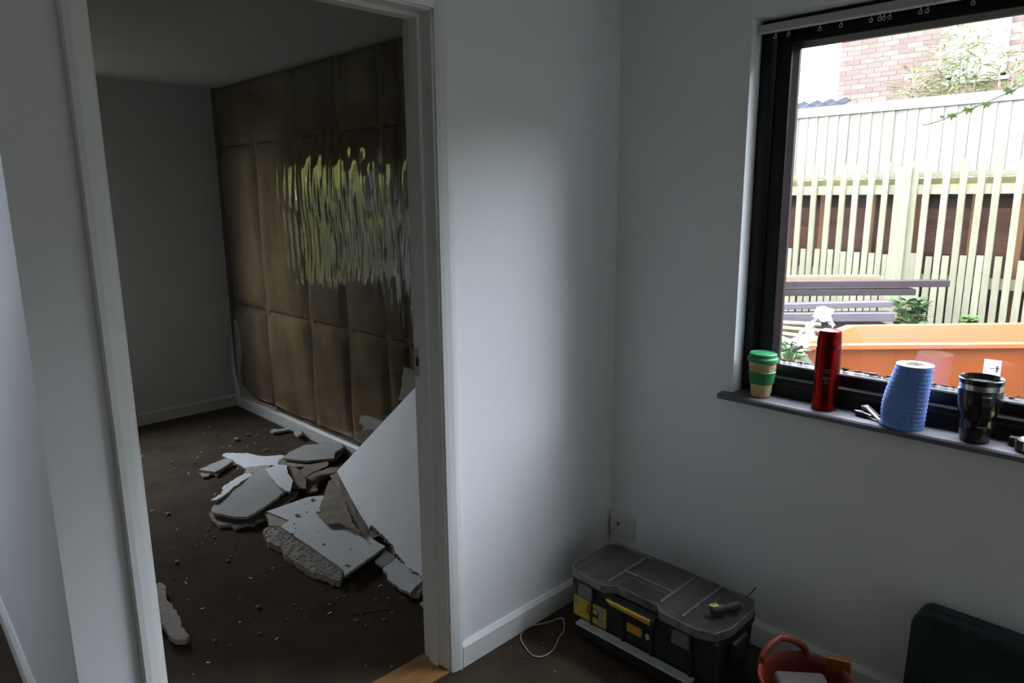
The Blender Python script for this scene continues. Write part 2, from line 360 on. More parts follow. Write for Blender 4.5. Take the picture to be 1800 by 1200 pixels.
# door lining, stops, architraves
door = sroot('door_1', (0, -1.25, 0), 'white door lining and architraves of the open doorway without a door')
L_ = 'gloss_white'
MB().box(-.122, .0, DY1, DY1 + .025, 0, DZ + .025).build('door_lining', L_, door, True, bevel=.0015)
MB().box(-.122, .0, DY0 - .025, DY0, 0, DZ + .025).build('door_lining', L_, door, True, bevel=.0015)
MB().box(-.122, .0, DY0, DY1, DZ, DZ + .025).build('door_lining', L_, door, True, bevel=.0015)
MB().box(-.085, -.045, DY1 - .012, DY1, 0, DZ).build('door_stop', L_, door, True, bevel=.0015)
MB().box(-.085, -.045, DY0, DY0 + .012, 0, DZ).build('door_stop', L_, door, True, bevel=.0015)
MB().box(-.085, -.045, DY0 + .012, DY1 - .012, DZ - .012, DZ).build('door_stop', L_, door, True, bevel=.0015)
def arch(y0, y1, z0, z1):                     # architrave with a stepped inner face
    s = 1 if y1 > y0 else -1
    prof = [(0, y0), (.008, y0), (.012, y0 + s * .012), (.016, y0 + s * .030), (.016, y1 - s * .004), (.012, y1), (0, y1)]
    return [Vector((a, y, z0)) for a, y in prof], (0, 0, z1 - z0)
MB().prism(*arch(DY1 + .006, -.790, 0, DZ + .06)).build('architrave', L_, door, True)
MB().prism(*arch(DY0 - .006, -1.717, 0, DZ + .06)).build('architrave', L_, door, True)
MB().prism([Vector((a, DY0 - .006, z)) for a, z in [(0, DZ + .006), (.008, DZ + .006), (.012, DZ + .018), (.016, DZ + .036), (.016, DZ + .056), (.012, DZ + .06), (0, DZ + .06)]], (0, DY1 - DY0 + .012, 0)).build('architrave', L_, door, True)
for x0, x1 in ((-.136, -.12),):               # far-side architraves
    MB().box(x0, x1, DY1 + .006, DY1 + .055, 0, DZ + .06).build('architrave', L_, door, True, bevel=.003)
    MB().box(x0, x1, DY0 - .055, DY0 - .006, 0, DZ + .06).build('architrave', L_, door, True, bevel=.003)
    MB().box(x0, x1, DY0 - .006, DY1 + .006, DZ + .006, DZ + .06).build('architrave', L_, door, True, bevel=.003)
p = pix(737, 637, 1, DY1)
sp = MB().box(-.124, -.094, DY1 - .0015, DY1 + .0005, p.z - .045, p.z + .045).build('strike_plate', 'steel', door, True)
sp['label'] = 'small dull metal strike plate'
MB().box(-.116, -.102, DY1 - .0018, DY1, p.z - .012, p.z + .016).build('keeper_hole', 'socket_hole', sp, False)
sp.location = (0, 0, 0)
for ch in sp.children: ch.location = -door.location
struct(MB().box(0, .011, -.790, -.779, .09, 1.765).build('trim_1', L_, bevel=.002), 'thin white filler strip beside the right architrave')
struct(MB().box(-.13, .004, DY0, DY1, 0, .007).build('trim_2', 'threshold_wood', bevel=.002), 'bare wooden threshold strip in the doorway')

# ------------------------------------------------------------------ window
win = sroot('window_1', (1.244, .06, .86), 'dark stained timber window with a single pane')
fm = 'frame_stain'
MB().box(WX0, .523, .06, .15, .862, WZ1 - .002).build('frame_stile', fm, win, True, bevel=.004)
MB().box(2.66, WX1, .06, .15, .862, WZ1 - .002).build('frame_stile', fm, win, True, bevel=.004)
MB().box(.523, 2.66, .06, .15, 1.988, WZ1 - .002).build('frame_head', fm, win, True, bevel=.004)
b = MB(); b.prism([(.523, .06, .862), (.523, .06, .921), (.523, .066, .9265), (.523, .10, .9265), (.523, .15, .93), (.523, .15, .862)], (2.137, 0, 0))
fr_ = b.build('frame_rail', fm, win, True)
MB().box(.49, 2.69, .0565, .06, .9045, .9075).build('bead_line', 'bead_stain', fr_, False).location = -win.location
def sash(x0, x1, z0, z1, name): return MB().box(x0, x1, .082, .128, z0, z1).build(name, fm, sash_o, True, bevel=.005)
sash_o = win
sash(.527, .577, .929, 1.986, 'sash_stile'); sash(2.606, 2.656, .929, 1.986, 'sash_stile')
sash(.577, 2.606, 1.946, 1.986, 'sash_head')
b = MB().prism([(.577, .082, .929), (.577, .082, .959), (.577, .086, .9625), (.577, .128, .964), (.577, .128, .929)], (2.029, 0, 0)); b.build('sash_rail', fm, win, True)
bd = 'bead_stain'
MB().prism([(.577, .09, .964), (.590, .108, .964), (.590, .122, .964), (.577, .122, .964)], (0, 0, .982)).build('glazing_bead', bd, win, True)
MB().prism([(.590, .09, 1.946), (.590, .108, 1.934), (.590, .122, 1.934), (.590, .122, 1.946)], (2.003, 0, 0)).build('glazing_bead', bd, win, True)
MB().prism([(2.606, .09, .964), (2.593, .108, .964), (2.593, .122, .964), (2.606, .122, .964)], (0, 0, .982)).build('glazing_bead', bd, win, True)
MB().box(.585, 2.60, .1095, .1125, .962, 1.94).build('pane', 'window_glass', win, True)
b = MB()                                      # grime and leaf bits along the foot of the pane
for k in range(260):
    x = random.uniform(.595, 2.58); r = random.uniform(.0015, .005) * (1.5 if random.random() < .15 else 1)
    b.blob((x, .1165, .9655 + r * .3 + abs(random.gauss(0, .0025))), r, sq=(1.8, .7, .7), rough=.4)
g = b.build('grime', 'dirt', win, True); g['kind'] = 'stuff'
p = pix(1744, 652, 1, .1135)                  # sticker on the pane
st = MB().box(p.x - .020, p.x + .020, .1087, .1090, p.z - .034, p.z + .032).build('warning_sticker', 'sticker_paper')
tag(st, 'small white paper sticker with a pictogram on the window pane', 'sticker')
o = MB(); y0, y1 = .1078, .1085; cx, cz = p.x, p.z + .008
for a in ((-.015, -.0143, -.007, .007), (-.0087, -.008, -.007, .007), (-.015, -.008, -.007, -.0063), (-.015, -.008, .0063, .007)): o.box(cx + a[0], cx + a[1], y0, y1, cz + a[2], cz + a[3])
o.build('pictogram_outline', 'sticker_faint', st)
o = MB(); o.box(cx - .0055, cx + .005, y0, y1, cz - .0005, cz + .0005)
for s, x in ((-1, cx - .003), (1, cx + .0025)): o.prism([(x - s * .002 , y0, cz), (x + s * .0012, y0, cz + .002), (x + s * .0012, y0, cz - .002)], (0, .0007, 0))
hx = cx + .0115
o.lathe([(.0018, 0), (.0018, .0007)], 12, m=0)
for v in o.v[-24:]: v.xyz = (hx + v.x, y0 + v.z, cz + .0075 + v.y)
o.box(hx - .0022, hx + .0022, y0, y1, cz - .001, cz + .005); o.box(hx - .0045, hx - .0030, y0, y1, cz - .0005, cz + .004); o.box(hx + .0030, hx + .0045, y0, y1, cz - .0005, cz + .004)
o.box(hx - .0022, hx - .0004, y0, y1, cz - .009, cz - .0015); o.box(hx + .0004, hx + .0022, y0, y1, cz - .009, cz - .0015)
o.build('pictogram', 'sticker_ink', st)

sl = MB().prism([(.456, -.036, .842), (.456, -.040, .846), (.456, -.040, .856), (.456, -.035, .861), (.456, -.001, .861), (.456, -.001, .842)], (2.74 - .456, 0, 0))
sl.box(WX0, WX1, -.001, .075, .842, .861)
struct(sl.build('window_sill', 'sill_stain'), 'dark stained inner window sill board with scuffed varnish')

# curtain track and gliders
tr = thing('curtain_track', (1.2, .037, 1.977), 'off-white plastic curtain track with ring gliders above the window', 'curtain track')
MB().box(.49, 2.69, .030, .044, 1.977, 2.003).build('rail', 'track_plastic', tr, True, bevel=.003)
MB().box(.49, 2.69, .0285, .030, 1.9765, 1.980).build('rail_lip', 'gloss_white', tr, True)
g0 = None
for u, v in ((1363.5, 60), (1386.6, 57), (1441.5, 48), (1479, 42), (1532, 33), (1547, 31), (1554, 30), (1564.5, 28), (1618.5, 18), (1631, 15), (1711.5, 1), (1790, -16)):
    x = pix(u, v, 1, .033).x
    if g0 is None:
        b = MB().tube([(0, 0, .0), (0, 0, -.009)], .0013, 6)
        b.tube([(.0045 * math.cos(a) - .001, 0, -.0135 + .0045 * math.sin(a)) for a in [2 * PI * k / 14 for k in range(14)]], .0011, 6, closed=True)
        g0 = b.build('glider', 'glider_plastic', tr, smooth=True); g0.location = (x - 1.2, -.004, 0)
    else: inst(g0, (x - 1.2, -.004, 0))

# other windows: one mirrored in the polythene, one added unseen to light the passage
def plain_window(name, loc, axis, wid, h, label, mull=True):
    r = sroot(name, loc, label); f = .045; d = .05
    def bx(a0, a1, z0, z1, nm, mt='upvc', dd=d):
        if axis == 'x': return MB().box(a0, a1, -dd / 2, dd / 2, z0, z1).build(nm, mt, r)
        return MB().box(-dd / 2, dd / 2, a0, a1, z0, z1).build(nm, mt, r)
    bx(-wid / 2, wid / 2, 0, f, 'frame_rail'); bx(-wid / 2, wid / 2, h - f, h, 'frame_head')
    bx(-wid / 2, -wid / 2 + f, f, h - f, 'frame_stile'); bx(wid / 2 - f, wid / 2, f, h - f, 'frame_stile')
    bx(-wid / 2 + f, wid / 2 - f, f, h - f, 'pane', 'window_glass', .004)
    return r
plain_window('window_2', (XB - .06, (BY0 + BY1) / 2, BZ0), 'y', BY1 - BY0, BZ1 - BZ0, 'white framed window in the back wall')
plain_window('added_window', (-2.625, -3.01, 1.0), 'x', .65, 1.0, 'white framed window added unseen to light the passage')

# ================================================================== STRIPPED WALL
zs = [.086, .762, 1.855, 2.242]
xs = [XB + .02, -2.93, -2.345, -1.914, -1.523, -1.345, -.75, -.12]
for x in xs[1:-1]:
    MB().box(x - .022, x + .022, .035, .13, 0, 2.245).build('stud', 'stud_wood', wall_ext)
MB().box(XB + .002, -.12, .045, .13, 2.205, 2.248).build('top_plate', 'stud_wood', wall_ext)
MB().box(XB + .002, -.12, .02, .13, 0, .08).build('sole_plate', 'stud_wood', wall_ext)
def batt(x0, x1, z0, z1, bulge):
    nx, nz = 12, 20; b = MB(); o = []
    ph = random.uniform(0, 9)
    for j in range(nz + 1):
        for i in range(nx + 1):
            a, c = i / nx, j / nz
            e = min(1, min(a, 1 - a) * (x1 - x0) / .03) ; e2 = min(1, min(c, 1 - c) * (z1 - z0) / .018)
            e = math.sin(e * PI / 2); e2 = math.sin(e2 * PI / 2)
            y = .040 - (.034 + bulge * math.sin(PI * a)) * e * e2 + .006 * math.sin(ph + 7 * a + 5 * c) * e * e2
            dx = .006 * math.sin(ph + c * 11) * (1 if i in (0, nx) else 0)
            o.append((x0 + (x1 - x0) * a + dx, y, z0 + (z1 - z0) * c))
    fs = [(j * (nx + 1) + i, j * (nx + 1) + i + 1, (j + 1) * (nx + 1) + i + 1, (j + 1) * (nx + 1) + i) for j in range(nz) for i in range(nx)]
    n = len(o); b.add(o + [(x0, .125, z0), (x1, .125, z0), (x1, .125, z1), (x0, .125, z1)], fs)
    b.f.append([n, n + 1, n + 2, n + 3]); b.m.append(0)
    ob = b.build('insulation_batt', 'glass_wool', wall_ext, smooth=True, ang=70)
for i in range(len(xs) - 1):
    for j in range(3):
        if i == 6 and j == 1: pass
        batt(xs[i] + .004, xs[i + 1] - .004, zs[j] + .003, zs[j + 1] - .003, random.uniform(.0, .007))
# polythene vapour sheet, stapled and hanging in folds
def sheet_y(x, z):
    y = -.016
    y -= .012 * math.exp(-((x + 2.3) / .55) ** 2) * math.exp(-((z - .95) / .8) ** 2)
    def fan(x0, z0, amp, lo, k, spread):
        dz = z0 - z
        if dz < -.02: return 0
        a = (x - x0) / (dz + .16); r = math.exp(-(a / spread) ** 2)
        fade = math.exp(-max(0, dz) / lo)
        return amp * math.sin(k * a + 1.2 * math.sin(3 * dz)) * r * fade * min(1, (dz + .02) / .12)
    y += fan(-1.90, 1.90, .0030, .40, 17, 1.0)
    y += fan(-1.30, 1.93, .0045, .9, 15, .9)
    y += fan(-2.37, 1.86, .0025, .30, 13, .7)
    m = 1 / (1 + math.exp((z - 1.72) / .05)) / (1 + math.exp(-(z - .98) / .10))
    mx = 1 / (1 + math.exp(-(x + 2.75) / .10)) / (1 + math.exp((x + 1.15) / .1))
    y += .0011 * m * mx * math.sin(x * 71 + 2.2 * math.sin(z * 6) + 1.6 * math.sin(x * 13))
    y += .00060 * m * mx * math.sin(x * 127 + 3 * math.sin(z * 9) + 2 * math.sin(x * 17))
    y += .00018 * m * mx * math.sin(x * 260 + 3 * math.sin(z * 13))
    y += .0025 * math.sin(x * 4.1 + z * 2.2) + .002 * math.sin(z * 5 - x * 1.3)
    return min(y, -.0115)
nx, nz = 720, 150; X0, X1, Z0, Z1 = XB + .03, -.125, .095, 2.235
vs = []
for j in range(nz + 1):
    for i in range(nx + 1):
        x = X0 + (X1 - X0) * i / nx; z = Z0 + (Z1 - Z0) * j / nz
        vs.append((x, sheet_y(x, z), z))
fs = [(j * (nx + 1) + i, j * (nx + 1) + i + 1, (j + 1) * (nx + 1) + i + 1, (j + 1) * (nx + 1) + i) for j in range(nz) for i in range(nx)]
b = MB().add(vs, fs); ps = b.build('polythene_sheet', 'polythene', smooth=True, ang=180, fix=False)
tag(ps, 'wrinkled clear polythene sheet stapled over the insulation batts', 'plastic sheet')

# ================================================================== PLASTERBOARD RUBBLE
def ragged(pts, amp, step=.02, seed=0):
    rr = random.Random(seed); out = []
    n = len(pts)
    for i in range(n):
        a, bb = Vector(pts[i]), Vector(pts[(i + 1) % n]); d = bb - a; k = max(1, int(d.length / step))
        for q in range(k):
            p = a + d * (q / k)
            if amp: p += Vector((rr.uniform(-amp, amp), rr.uniform(-amp, amp), rr.uniform(-amp, amp) * .2))
            out.append(p)
    return out
def slab(name, px, z, th, mats, amp=.004, tilt=(0, 0), seed=0, step=.02, parent=None, o=None):
    """a slab whose upper face is outlined by floor-plane points; tilt = slope along x, y; o = anchor pixel of z"""
    a0 = pix(*(o or px[0]), 2, z); n = Vector((-tilt[0], -tilt[1], 1)).normalized()
    pts = [pixplane(u, v, a0, n) for u, v in px]
    pts = ragged(pts, amp, step, seed)
    b = MB().prism(pts, -n * th, 0, 1, 2)
    if parent is None: return b.build(name, mats)
    return b.build(name, mats, parent, True)
ZA = lambda L: [(340 + x / 6, 760 + y / 6) for x, y in L]
ZB = lambda L: [(450 + x / 5.455, 840 + y / 5.455) for x, y in L]
ZE = lambda L: [(240 + x / 3, 700 + y / 3) for x, y in L]
FACE, PAP, CORE, BRN = 'board_face', 'board_paper', 'board_core', 'brown_paper'
def pl(o, label, cat='plasterboard'): return tag(o, label, cat, 'broken plasterboard on the brown floor')
pl(slab('plasterboard_piece', ZA([(300, 235), (345, 215), (560, 215), (740, 252), (930, 235), (1000, 260), (960, 345), (740, 348), (560, 378), (480, 340), (410, 285), (330, 258)]), .014, .011, [FACE, CORE, PAP], .004, (0, 0), 1), 'flat white piece of plasterboard lying farthest from the doorway')
pl(slab('plasterboard_piece', ZA([(880, 312), (940, 262), (1010, 205), (1160, 130), (1400, 110), (1600, 150), (1500, 285), (1360, 330), (1150, 358), (1050, 360), (980, 345)]), .032, .012, [BRN, BRN, PAP], .004, (0, .03), 2), 'torn brown paper layer under the grey plasterboard near the skirting')
pl(slab('plasterboard_piece', ZA([(940, 265), (1010, 212), (1180, 135), (1370, 115), (1560, 108), (1580, 150), (1490, 212), (1490, 268), (1200, 295), (1080, 285)]), .055, .012, [PAP, CORE, BRN], .0025, (0, .04), 3), 'grey plasterboard piece face down beside the skirting board')
pl(slab('plasterboard_piece', ZA([(60, 392), (190, 330), (330, 272), (415, 283), (385, 318), (300, 378), (230, 412), (140, 405)]), .03, .013, [PAP, CORE, BRN], .003, (0, 0), 4), 'small narrow grey plasterboard offcut, leftmost of the rubble')
pl(slab('plasterboard_piece', ZA([(60, 405), (230, 410), (330, 360), (430, 318), (440, 335), (330, 370), (250, 450), (190, 430), (150, 460), (90, 465)]), .016, .012, [BRN, BRN, BRN], .004, (0, 0), 41), 'ragged brown paper scrap under the narrow grey offcut')
big = pl(slab('plasterboard_piece', ZA([(640, 425), (790, 385), (830, 470), (965, 615), (860, 705), (720, 800), (570, 887), (430, 887), (210, 842), (180, 800), (270, 720), (500, 560)]), .05, .013, [PAP, CORE, BRN], .003, (.02, .01), 5), 'large curved grey plasterboard slab in the middle of the rubble')
pl(slab('plasterboard_piece', ZA([(150, 850), (210, 840), (430, 890), (570, 890), (760, 800), (1090, 610), (1080, 650), (960, 745), (790, 880), (680, 920), (640, 960), (560, 965), (440, 1000), (400, 965), (280, 970), (210, 935)]), .022, .016, [BRN, CORE, BRN], .006, (0, 0), 6), 'torn brown paper edge sticking out under the large grey slab')
pl(slab('plasterboard_piece', ZA([(760, 385), (900, 335), (985, 345), (1000, 430), (1050, 510), (1015, 622), (960, 608), (880, 540), (810, 460)]), .078, .011, [FACE, CORE, PAP], .003, (0, .03), 7), 'small bright white plasterboard flake on top of the large grey slab')
pl(slab('plasterboard_piece', ZA([(1000, 375), (1080, 362), (1120, 392), (1190, 470), (1185, 590), (1110, 580), (1030, 572), (1050, 510), (1005, 430)]), .065, .006, [BRN, BRN, BRN], .005, (-.10, .05), 8), 'crumpled flap of torn brown paper beside the white flake')
pl(slab('plasterboard_piece', ZA([(180, 710), (300, 640), (310, 570), (400, 512), (540, 430), (635, 428), (540, 500), (440, 560), (380, 620), (240, 720)]), .07, .006, [FACE, BRN, BRN], .006, (.05, -.05), 9), 'torn white strip curling along the edge of the large grey slab')
pl(slab('plasterboard_piece', ZA([(560, 372), (740, 345), (830, 338), (770, 385), (720, 430), (640, 425), (520, 440)]), .040, .01, [CORE, CORE, BRN], .006, (0, 0), 91), 'crumbling bare gypsum patch between the white pieces')
pl(slab('plasterboard_piece', ZA([(1120, 400), (1200, 340), (1420, 300), (1425, 345), (1260, 415), (1180, 465)]), .07, .006, [BRN, BRN, BRN], .005, (.05, .02), 10), 'narrow brown paper strip behind the crumpled flap')
pl(slab('plasterboard_piece', ZA([(1180, 460), (1400, 380), (1540, 330), (1620, 300), (1560, 380), (1500, 420), (1330, 500), (1300, 620), (1200, 640)]), .018, .012, [BRN, BRN, BRN], .006, (0, 0), 101), 'dark torn paper lying in the gap under the leaning sheet')
# big white slab with its broken gypsum border
white = slab('plasterboard_piece', ZB([(100, 320), (300, 250), (500, 180), (640, 165), (800, 330), (960, 490), (1240, 655), (845, 935), (840, 880), (560, 680), (330, 530), (240, 460), (320, 405)]), .045, .0125, [FACE, PAP, BRN], .0015, (.0, .0), 11)
pl(white, 'large white plasterboard slab with a wide crumbled edge, nearest the doorway')
edge = slab('crumbled_edge', ZB([(68, 510), (110, 470), (240, 462), (330, 532), (560, 682), (842, 882), (800, 985), (700, 945), (530, 900), (380, 800), (290, 740), (250, 670), (120, 610)]), .030, .028, [CORE, CORE, BRN], .004, (0, 0), 12, .012, parent=white)
poly = ZB([(75, 510), (115, 475), (240, 468), (330, 536), (560, 688), (836, 890), (796, 975), (700, 938), (530, 893), (380, 793), (290, 733), (250, 665), (125, 605)])
def inside(x, y):
    c = False
    for i in range(len(poly)):
        (x1, y1), (x2, y2) = poly[i], poly[i - 1]
        if (y1 > y) != (y2 > y) and x < (x2 - x1) * (y - y1) / (y2 - y1) + x1: c = not c
    return c
b = MB(); k = 0
while k < 420:
    u, v = random.uniform(460, 606), random.uniform(922, 1022)
    if inside(u, v): r = random.uniform(.003, .0085); b.blob(pix(u, v, 2, .030), r, sq=(1.3, 1.3, .6), rough=.35); k += 1
b.build('crumbled_gypsum', CORE, white, True)['kind'] = 'stuff'
slab('crumbled_corner', ZB([(75, 325), (100, 322), (320, 407), (240, 460), (130, 455), (120, 400)]), .036, .03, [CORE, CORE, BRN], .003, (0, 0), 13, .015, parent=white)
b = MB()
for x, y, r in [(545, 212, 30), (470, 250, 9), (430, 295, 7), (485, 327, 10), (400, 360, 30), (365, 440, 12), (375, 480, 8), (345, 535, 20), (648, 634, 13), (880, 840, 25), (905, 684, 9), (945, 540, 7), (600, 515, 6), (450, 540, 6), (1095, 630, 9), (640, 300, 45), (600, 330, 25), (780, 170, 12), (740, 160, 20)]:
    q = pix(450 + x / 5.455, 840 + y / 5.455, 2, .046); b.blob(q, r / 5.455 / 330, sq=(1.2, .8, .35), rough=.3)
cr = b.build('crumbs', BRN, white, True); cr['kind'] = 'stuff'
pl(slab('plasterboard_piece', ZB([(600, 350), (640, 190), (700, 20), (760, 0), (830, 150), (930, 440), (1000, 520), (940, 490), (780, 430), (680, 440)]), .060, .006, [BRN, BRN, BRN], .005, (.05, 0), 14), 'dusty brown paper wedged between the white slab and leaning sheet')
pl(slab('plasterboard_piece', ZB([(1215, 862), (1345, 770), (1480, 860), (1605, 968), (1475, 1102), (1390, 1062), (1300, 990), (1255, 970), (1250, 900)]), .035, .013, [FACE, CORE, BRN], .004, (.0, .05), 15, .015), 'small white plasterboard corner piece beside the right door jamb')
pl(slab('plasterboard_piece', ZB([(1605, 970), (1640, 1000), (1560, 1110), (1478, 1105)]), .03, .02, [CORE, CORE, BRN], .003, (.0, .05), 151, .015), 'broken gypsum lump against the right door jamb')
pl(slab('plasterboard_piece', ZB([(1140, 790), (1240, 690), (1330, 745), (1340, 775), (1210, 852), (1180, 830)]), .032, .010, [PAP, PAP, BRN], .004, (0, 0), 16), 'grey paper scrap tucked under the foot of the leaning sheet')
pl(slab('plasterboard_piece', [(250 + x / 4, 900 + y / 4) for x, y in [(95, 505), (165, 508), (166, 600), (205, 650), (250, 712), (275, 800), (332, 858), (300, 890), (230, 900), (180, 850), (120, 760), (60, 650)]], .03, .02, [CORE, CORE, BRN], .004, (0, 0), 17), 'bare gypsum slab half hidden behind the left door jamb')
pl(slab('plasterboard_piece', ZE([(705, 172), (725, 158), (745, 163), (800, 152), (806, 162), (760, 172), (720, 178)]), .025, .012, [PAP, CORE, BRN], .003, (0, 0), 18), 'small curled grey scrap lying near the far skirting board')
pl(slab('plasterboard_piece', ZE([(828, 178), (845, 148), (865, 155), (872, 185), (850, 195)]), .035, .014, [PAP, CORE, BRN], .003, (0.1, 0), 19), 'small upturned scrap against the far skirting board')
pl(slab('plasterboard_piece', [(737, 1060), (752, 1050), (756, 1066), (748, 1068)], .012, .008, [FACE, CORE, BRN], .001, (0, 0), 20), 'tiny pointed white shard at the right door jamb')
# leaning sheet
A = pix(592, 828, 2, .085); B = pix(752, 1045, 2, .03); Cc = pix(735, 675, 1, -.035)
n = (B - A).cross(Cc - A).normalized()
if n.dot(CAM - A) < 0: n = -n
PP = lambda u, v: pixplane(u, v, A, n)
low = [PP(*q) for q in [(592, 828), (612, 866), (632, 902), (650, 930)]]
rag = [PP(*q) for q in ZB([(1100, 445), (1130, 470), (1190, 530), (1240, 570), (1300, 640), (1330, 700), (1400, 780), (1430, 830), (1500, 880), (1610, 965)])]
rr = random.Random(3)
rag2 = []
for i in range(len(rag) - 1):
    for k in range(4):
        q = rag[i].lerp(rag[i + 1], k / 4) + Vector((rr.uniform(-.004, .004), rr.uniform(-.004, .004), rr.uniform(-.003, .003))); q -= n * (q - A).dot(n); rag2.append(q)
e1 = rag[-1] + (rag[-1] - rag[0]).normalized() * .10
e1.x = min(e1.x, -.165); e1 -= n * (e1 - A).dot(n); e2 = e1 + (Cc - A)
if e2.x > -.16: e2 = e1.lerp(e2, (-.16 - e1.x) / (e2.x - e1.x)) if e1.x < -.16 else e1 + Vector((0, .1, .1))
e2 = e2 - n * (e2 - A).dot(n)
outl = low + rag2 + [e1, e2, Cc + (Cc - A) * .02]
sh = MB().prism(outl, -n * .014, 0, 1, 2).build('plasterboard_sheet', [FACE, BRN, PAP])
tag(sh, 'large white plasterboard sheet leaning against the stripped wall', 'plasterboard')
tk = MB()                                     # crumbled gypsum lip under the broken edge
rt = [q - n * .006 for q in rag2[::2]]
for i in range(len(rt) - 1):
    d_ = (rt[i + 1] - rt[i]).normalized(); dn = d_.cross(n).normalized()
    if dn.z > 0: dn = -dn
    tk.blob(rt[i] + dn * .006, rr.uniform(.008, .013), sq=(1, 1, .8), rough=.35)
tk.build('crumbled_lip', CORE, sh)['kind'] = 'stuff'
lo2 = low + [PP(664, 940)]                    # torn backing paper hanging below the straight edge
fo2 = [pix(u, v, 2, z) for u, v, z in ((580, 836, .062), (598, 874, .055), (617, 911, .05), (634, 939, .048), (650, 948, .045))]
MB().prism([q - n * .006 for q in lo2] + list(reversed(fo2)), -n * .004, 0, 0, 0).build('paper_edge', BRN, sh)
# board still nailed to the wall
def wallpiece(px, label, seed, y=-.012, amp=.004):
    pts = ragged([pix(u, v, 1, y) for u, v in px], 0)
    rr = random.Random(seed); pts = [p + Vector((rr.uniform(-amp, amp), 0, rr.uniform(-amp, amp))) for p in pts]
    return tag(MB().prism(pts, (0, .0125, 0), 0, 1, 1).build('plasterboard_remnant', [PAP, CORE]), label, 'plasterboard')
wallpiece([(411, 562), (415, 563), (421, 590), (425, 620), (422, 650), (425, 676), (437, 690), (452, 705), (470, 712), (482, 716), (494, 731), (424, 699), (416, 640)], 'ragged grey plasterboard remnant in the far bottom corner of the stripped wall', 5)
wallpiece([(709, 645), (722, 650), (752, 668), (760, 700), (700, 703), (706, 680)], 'small pale plasterboard remnant left beside the right door jamb', 6)
# stones and crumbs of plaster
stones = [(454, 1068, 8), (311, 989, 7), (296, 905, 7), (389, 926, 8), (401, 987, 6), (377, 945, 4), (413, 956, 4), (406, 979, 4), (625, 1092, 6), (643, 1100, 5), (674, 1091, 6), (592, 1053, 4), (580, 1063, 5), (683, 1053, 5), (660, 1054, 4), (587, 1029, 10), (643, 1171, 4), (688, 1173, 6), (377, 1127, 5), (456, 1114, 5), (521, 1072, 4), (517, 1063, 4), (530, 1072, 4), (305, 1017, 3), (308, 826, 4), (303, 814, 4), (343, 814, 4), (416, 775, 8), (436, 766, 6), (381, 766, 4), (467, 792, 5), (689, 1078, 4), (566, 1037, 4), (366, 932, 4)]
proto = []
for k in range(4):
    b = MB().blob((0, 0, 0), 1, rough=.28, sq=(1, .85, .65)); o_ = b.build('plaster_crumb', CORE); proto.append(o_)
for i, (u, v, r) in enumerate(stones):
    q = pix(u, v, 2, 0); dist = (q - CAM).length; s = r * dist / F * .62
    o_ = proto[i] if i < 4 else proto[i % 4].copy()
    if i >= 4: col.objects.link(o_)
    o_.location = (q.x, q.y, s * .6); o_.scale = (s, s, s); o_.rotation_euler = (0, 0, random.uniform(0, 6))
    own = {(454, 1068): 'rounded pale plaster lump alone in the middle of the carpet inside the doorway', (587, 1029): 'largest plaster lump, right in front of the large white slab',
           (311, 989): 'grey plaster lump on the carpet nearest the left door jamb', (416, 775): 'flat pale plaster flake on the carpet near the back wall',
           (389, 926): 'plaster lump on the carpet just in front of the large grey slab', (296, 905): 'plaster lump by the left door jamb, level with the large grey slab'}
    tag(o_, own.get((u, v), 'small loose crumb of plaster lying on the brown carpet'), 'plaster crumb', 'plaster crumbs on the carpet')
b = MB()
for k in range(300):
    x = random.uniform(-3.3, -.2); y = random.uniform(-1.5, -.1) if random.random() < .6 else random.triangular(-1.3, -.05, -.4)
    r = random.choice((.0025, .003, .0035, .005)) * random.uniform(.6, 1.2)
    if random.random() < .22:
        a = random.uniform(0, PI); l = random.uniform(.006, .022)
        b.obox((x, y, .003), (math.cos(a) * l / 2, math.sin(a) * l / 2, .001), (-math.sin(a) * .002, math.cos(a) * .002, 0), (0, 0, .0012), 1)
    else: b.blob((x, y, r * .6), r, m=random.choice((0, 2, 2)), rough=.3, sq=(1.2, .9, .6))
for k in range(60):
    b.blob((random.uniform(.02, 1.0), random.uniform(-.9, -.45), .002), random.uniform(.0015, .003), m=0, rough=.3, sq=(1.2, .9, .6))
tag(b.build('plaster_debris', [CORE, FACE, BRN]), 'fine plaster dust and splinters scattered over the carpet', 'debris', kind='stuff')
pts = [pix(u, v, 2, .004) for u, v in [(618, 1079), (635, 1077), (655, 1072), (680, 1069)]]
tag(MB().tube(pts, .0022, 6).build('wood_splinter', 'cane'), 'long thin pale splinter on the carpet inside the doorway', 'splinter')
p = pix(187, 238, 0, XB)
nl = MB().tube([(XB - .001, p.y, p.z), (XB + .03, p.y, p.z)], .002, 6); nl.build('wall_nail', 'rubber_black')
tag(bpy.data.objects['wall_nail'], 'small black nail sticking out of the back wall', 'nail')

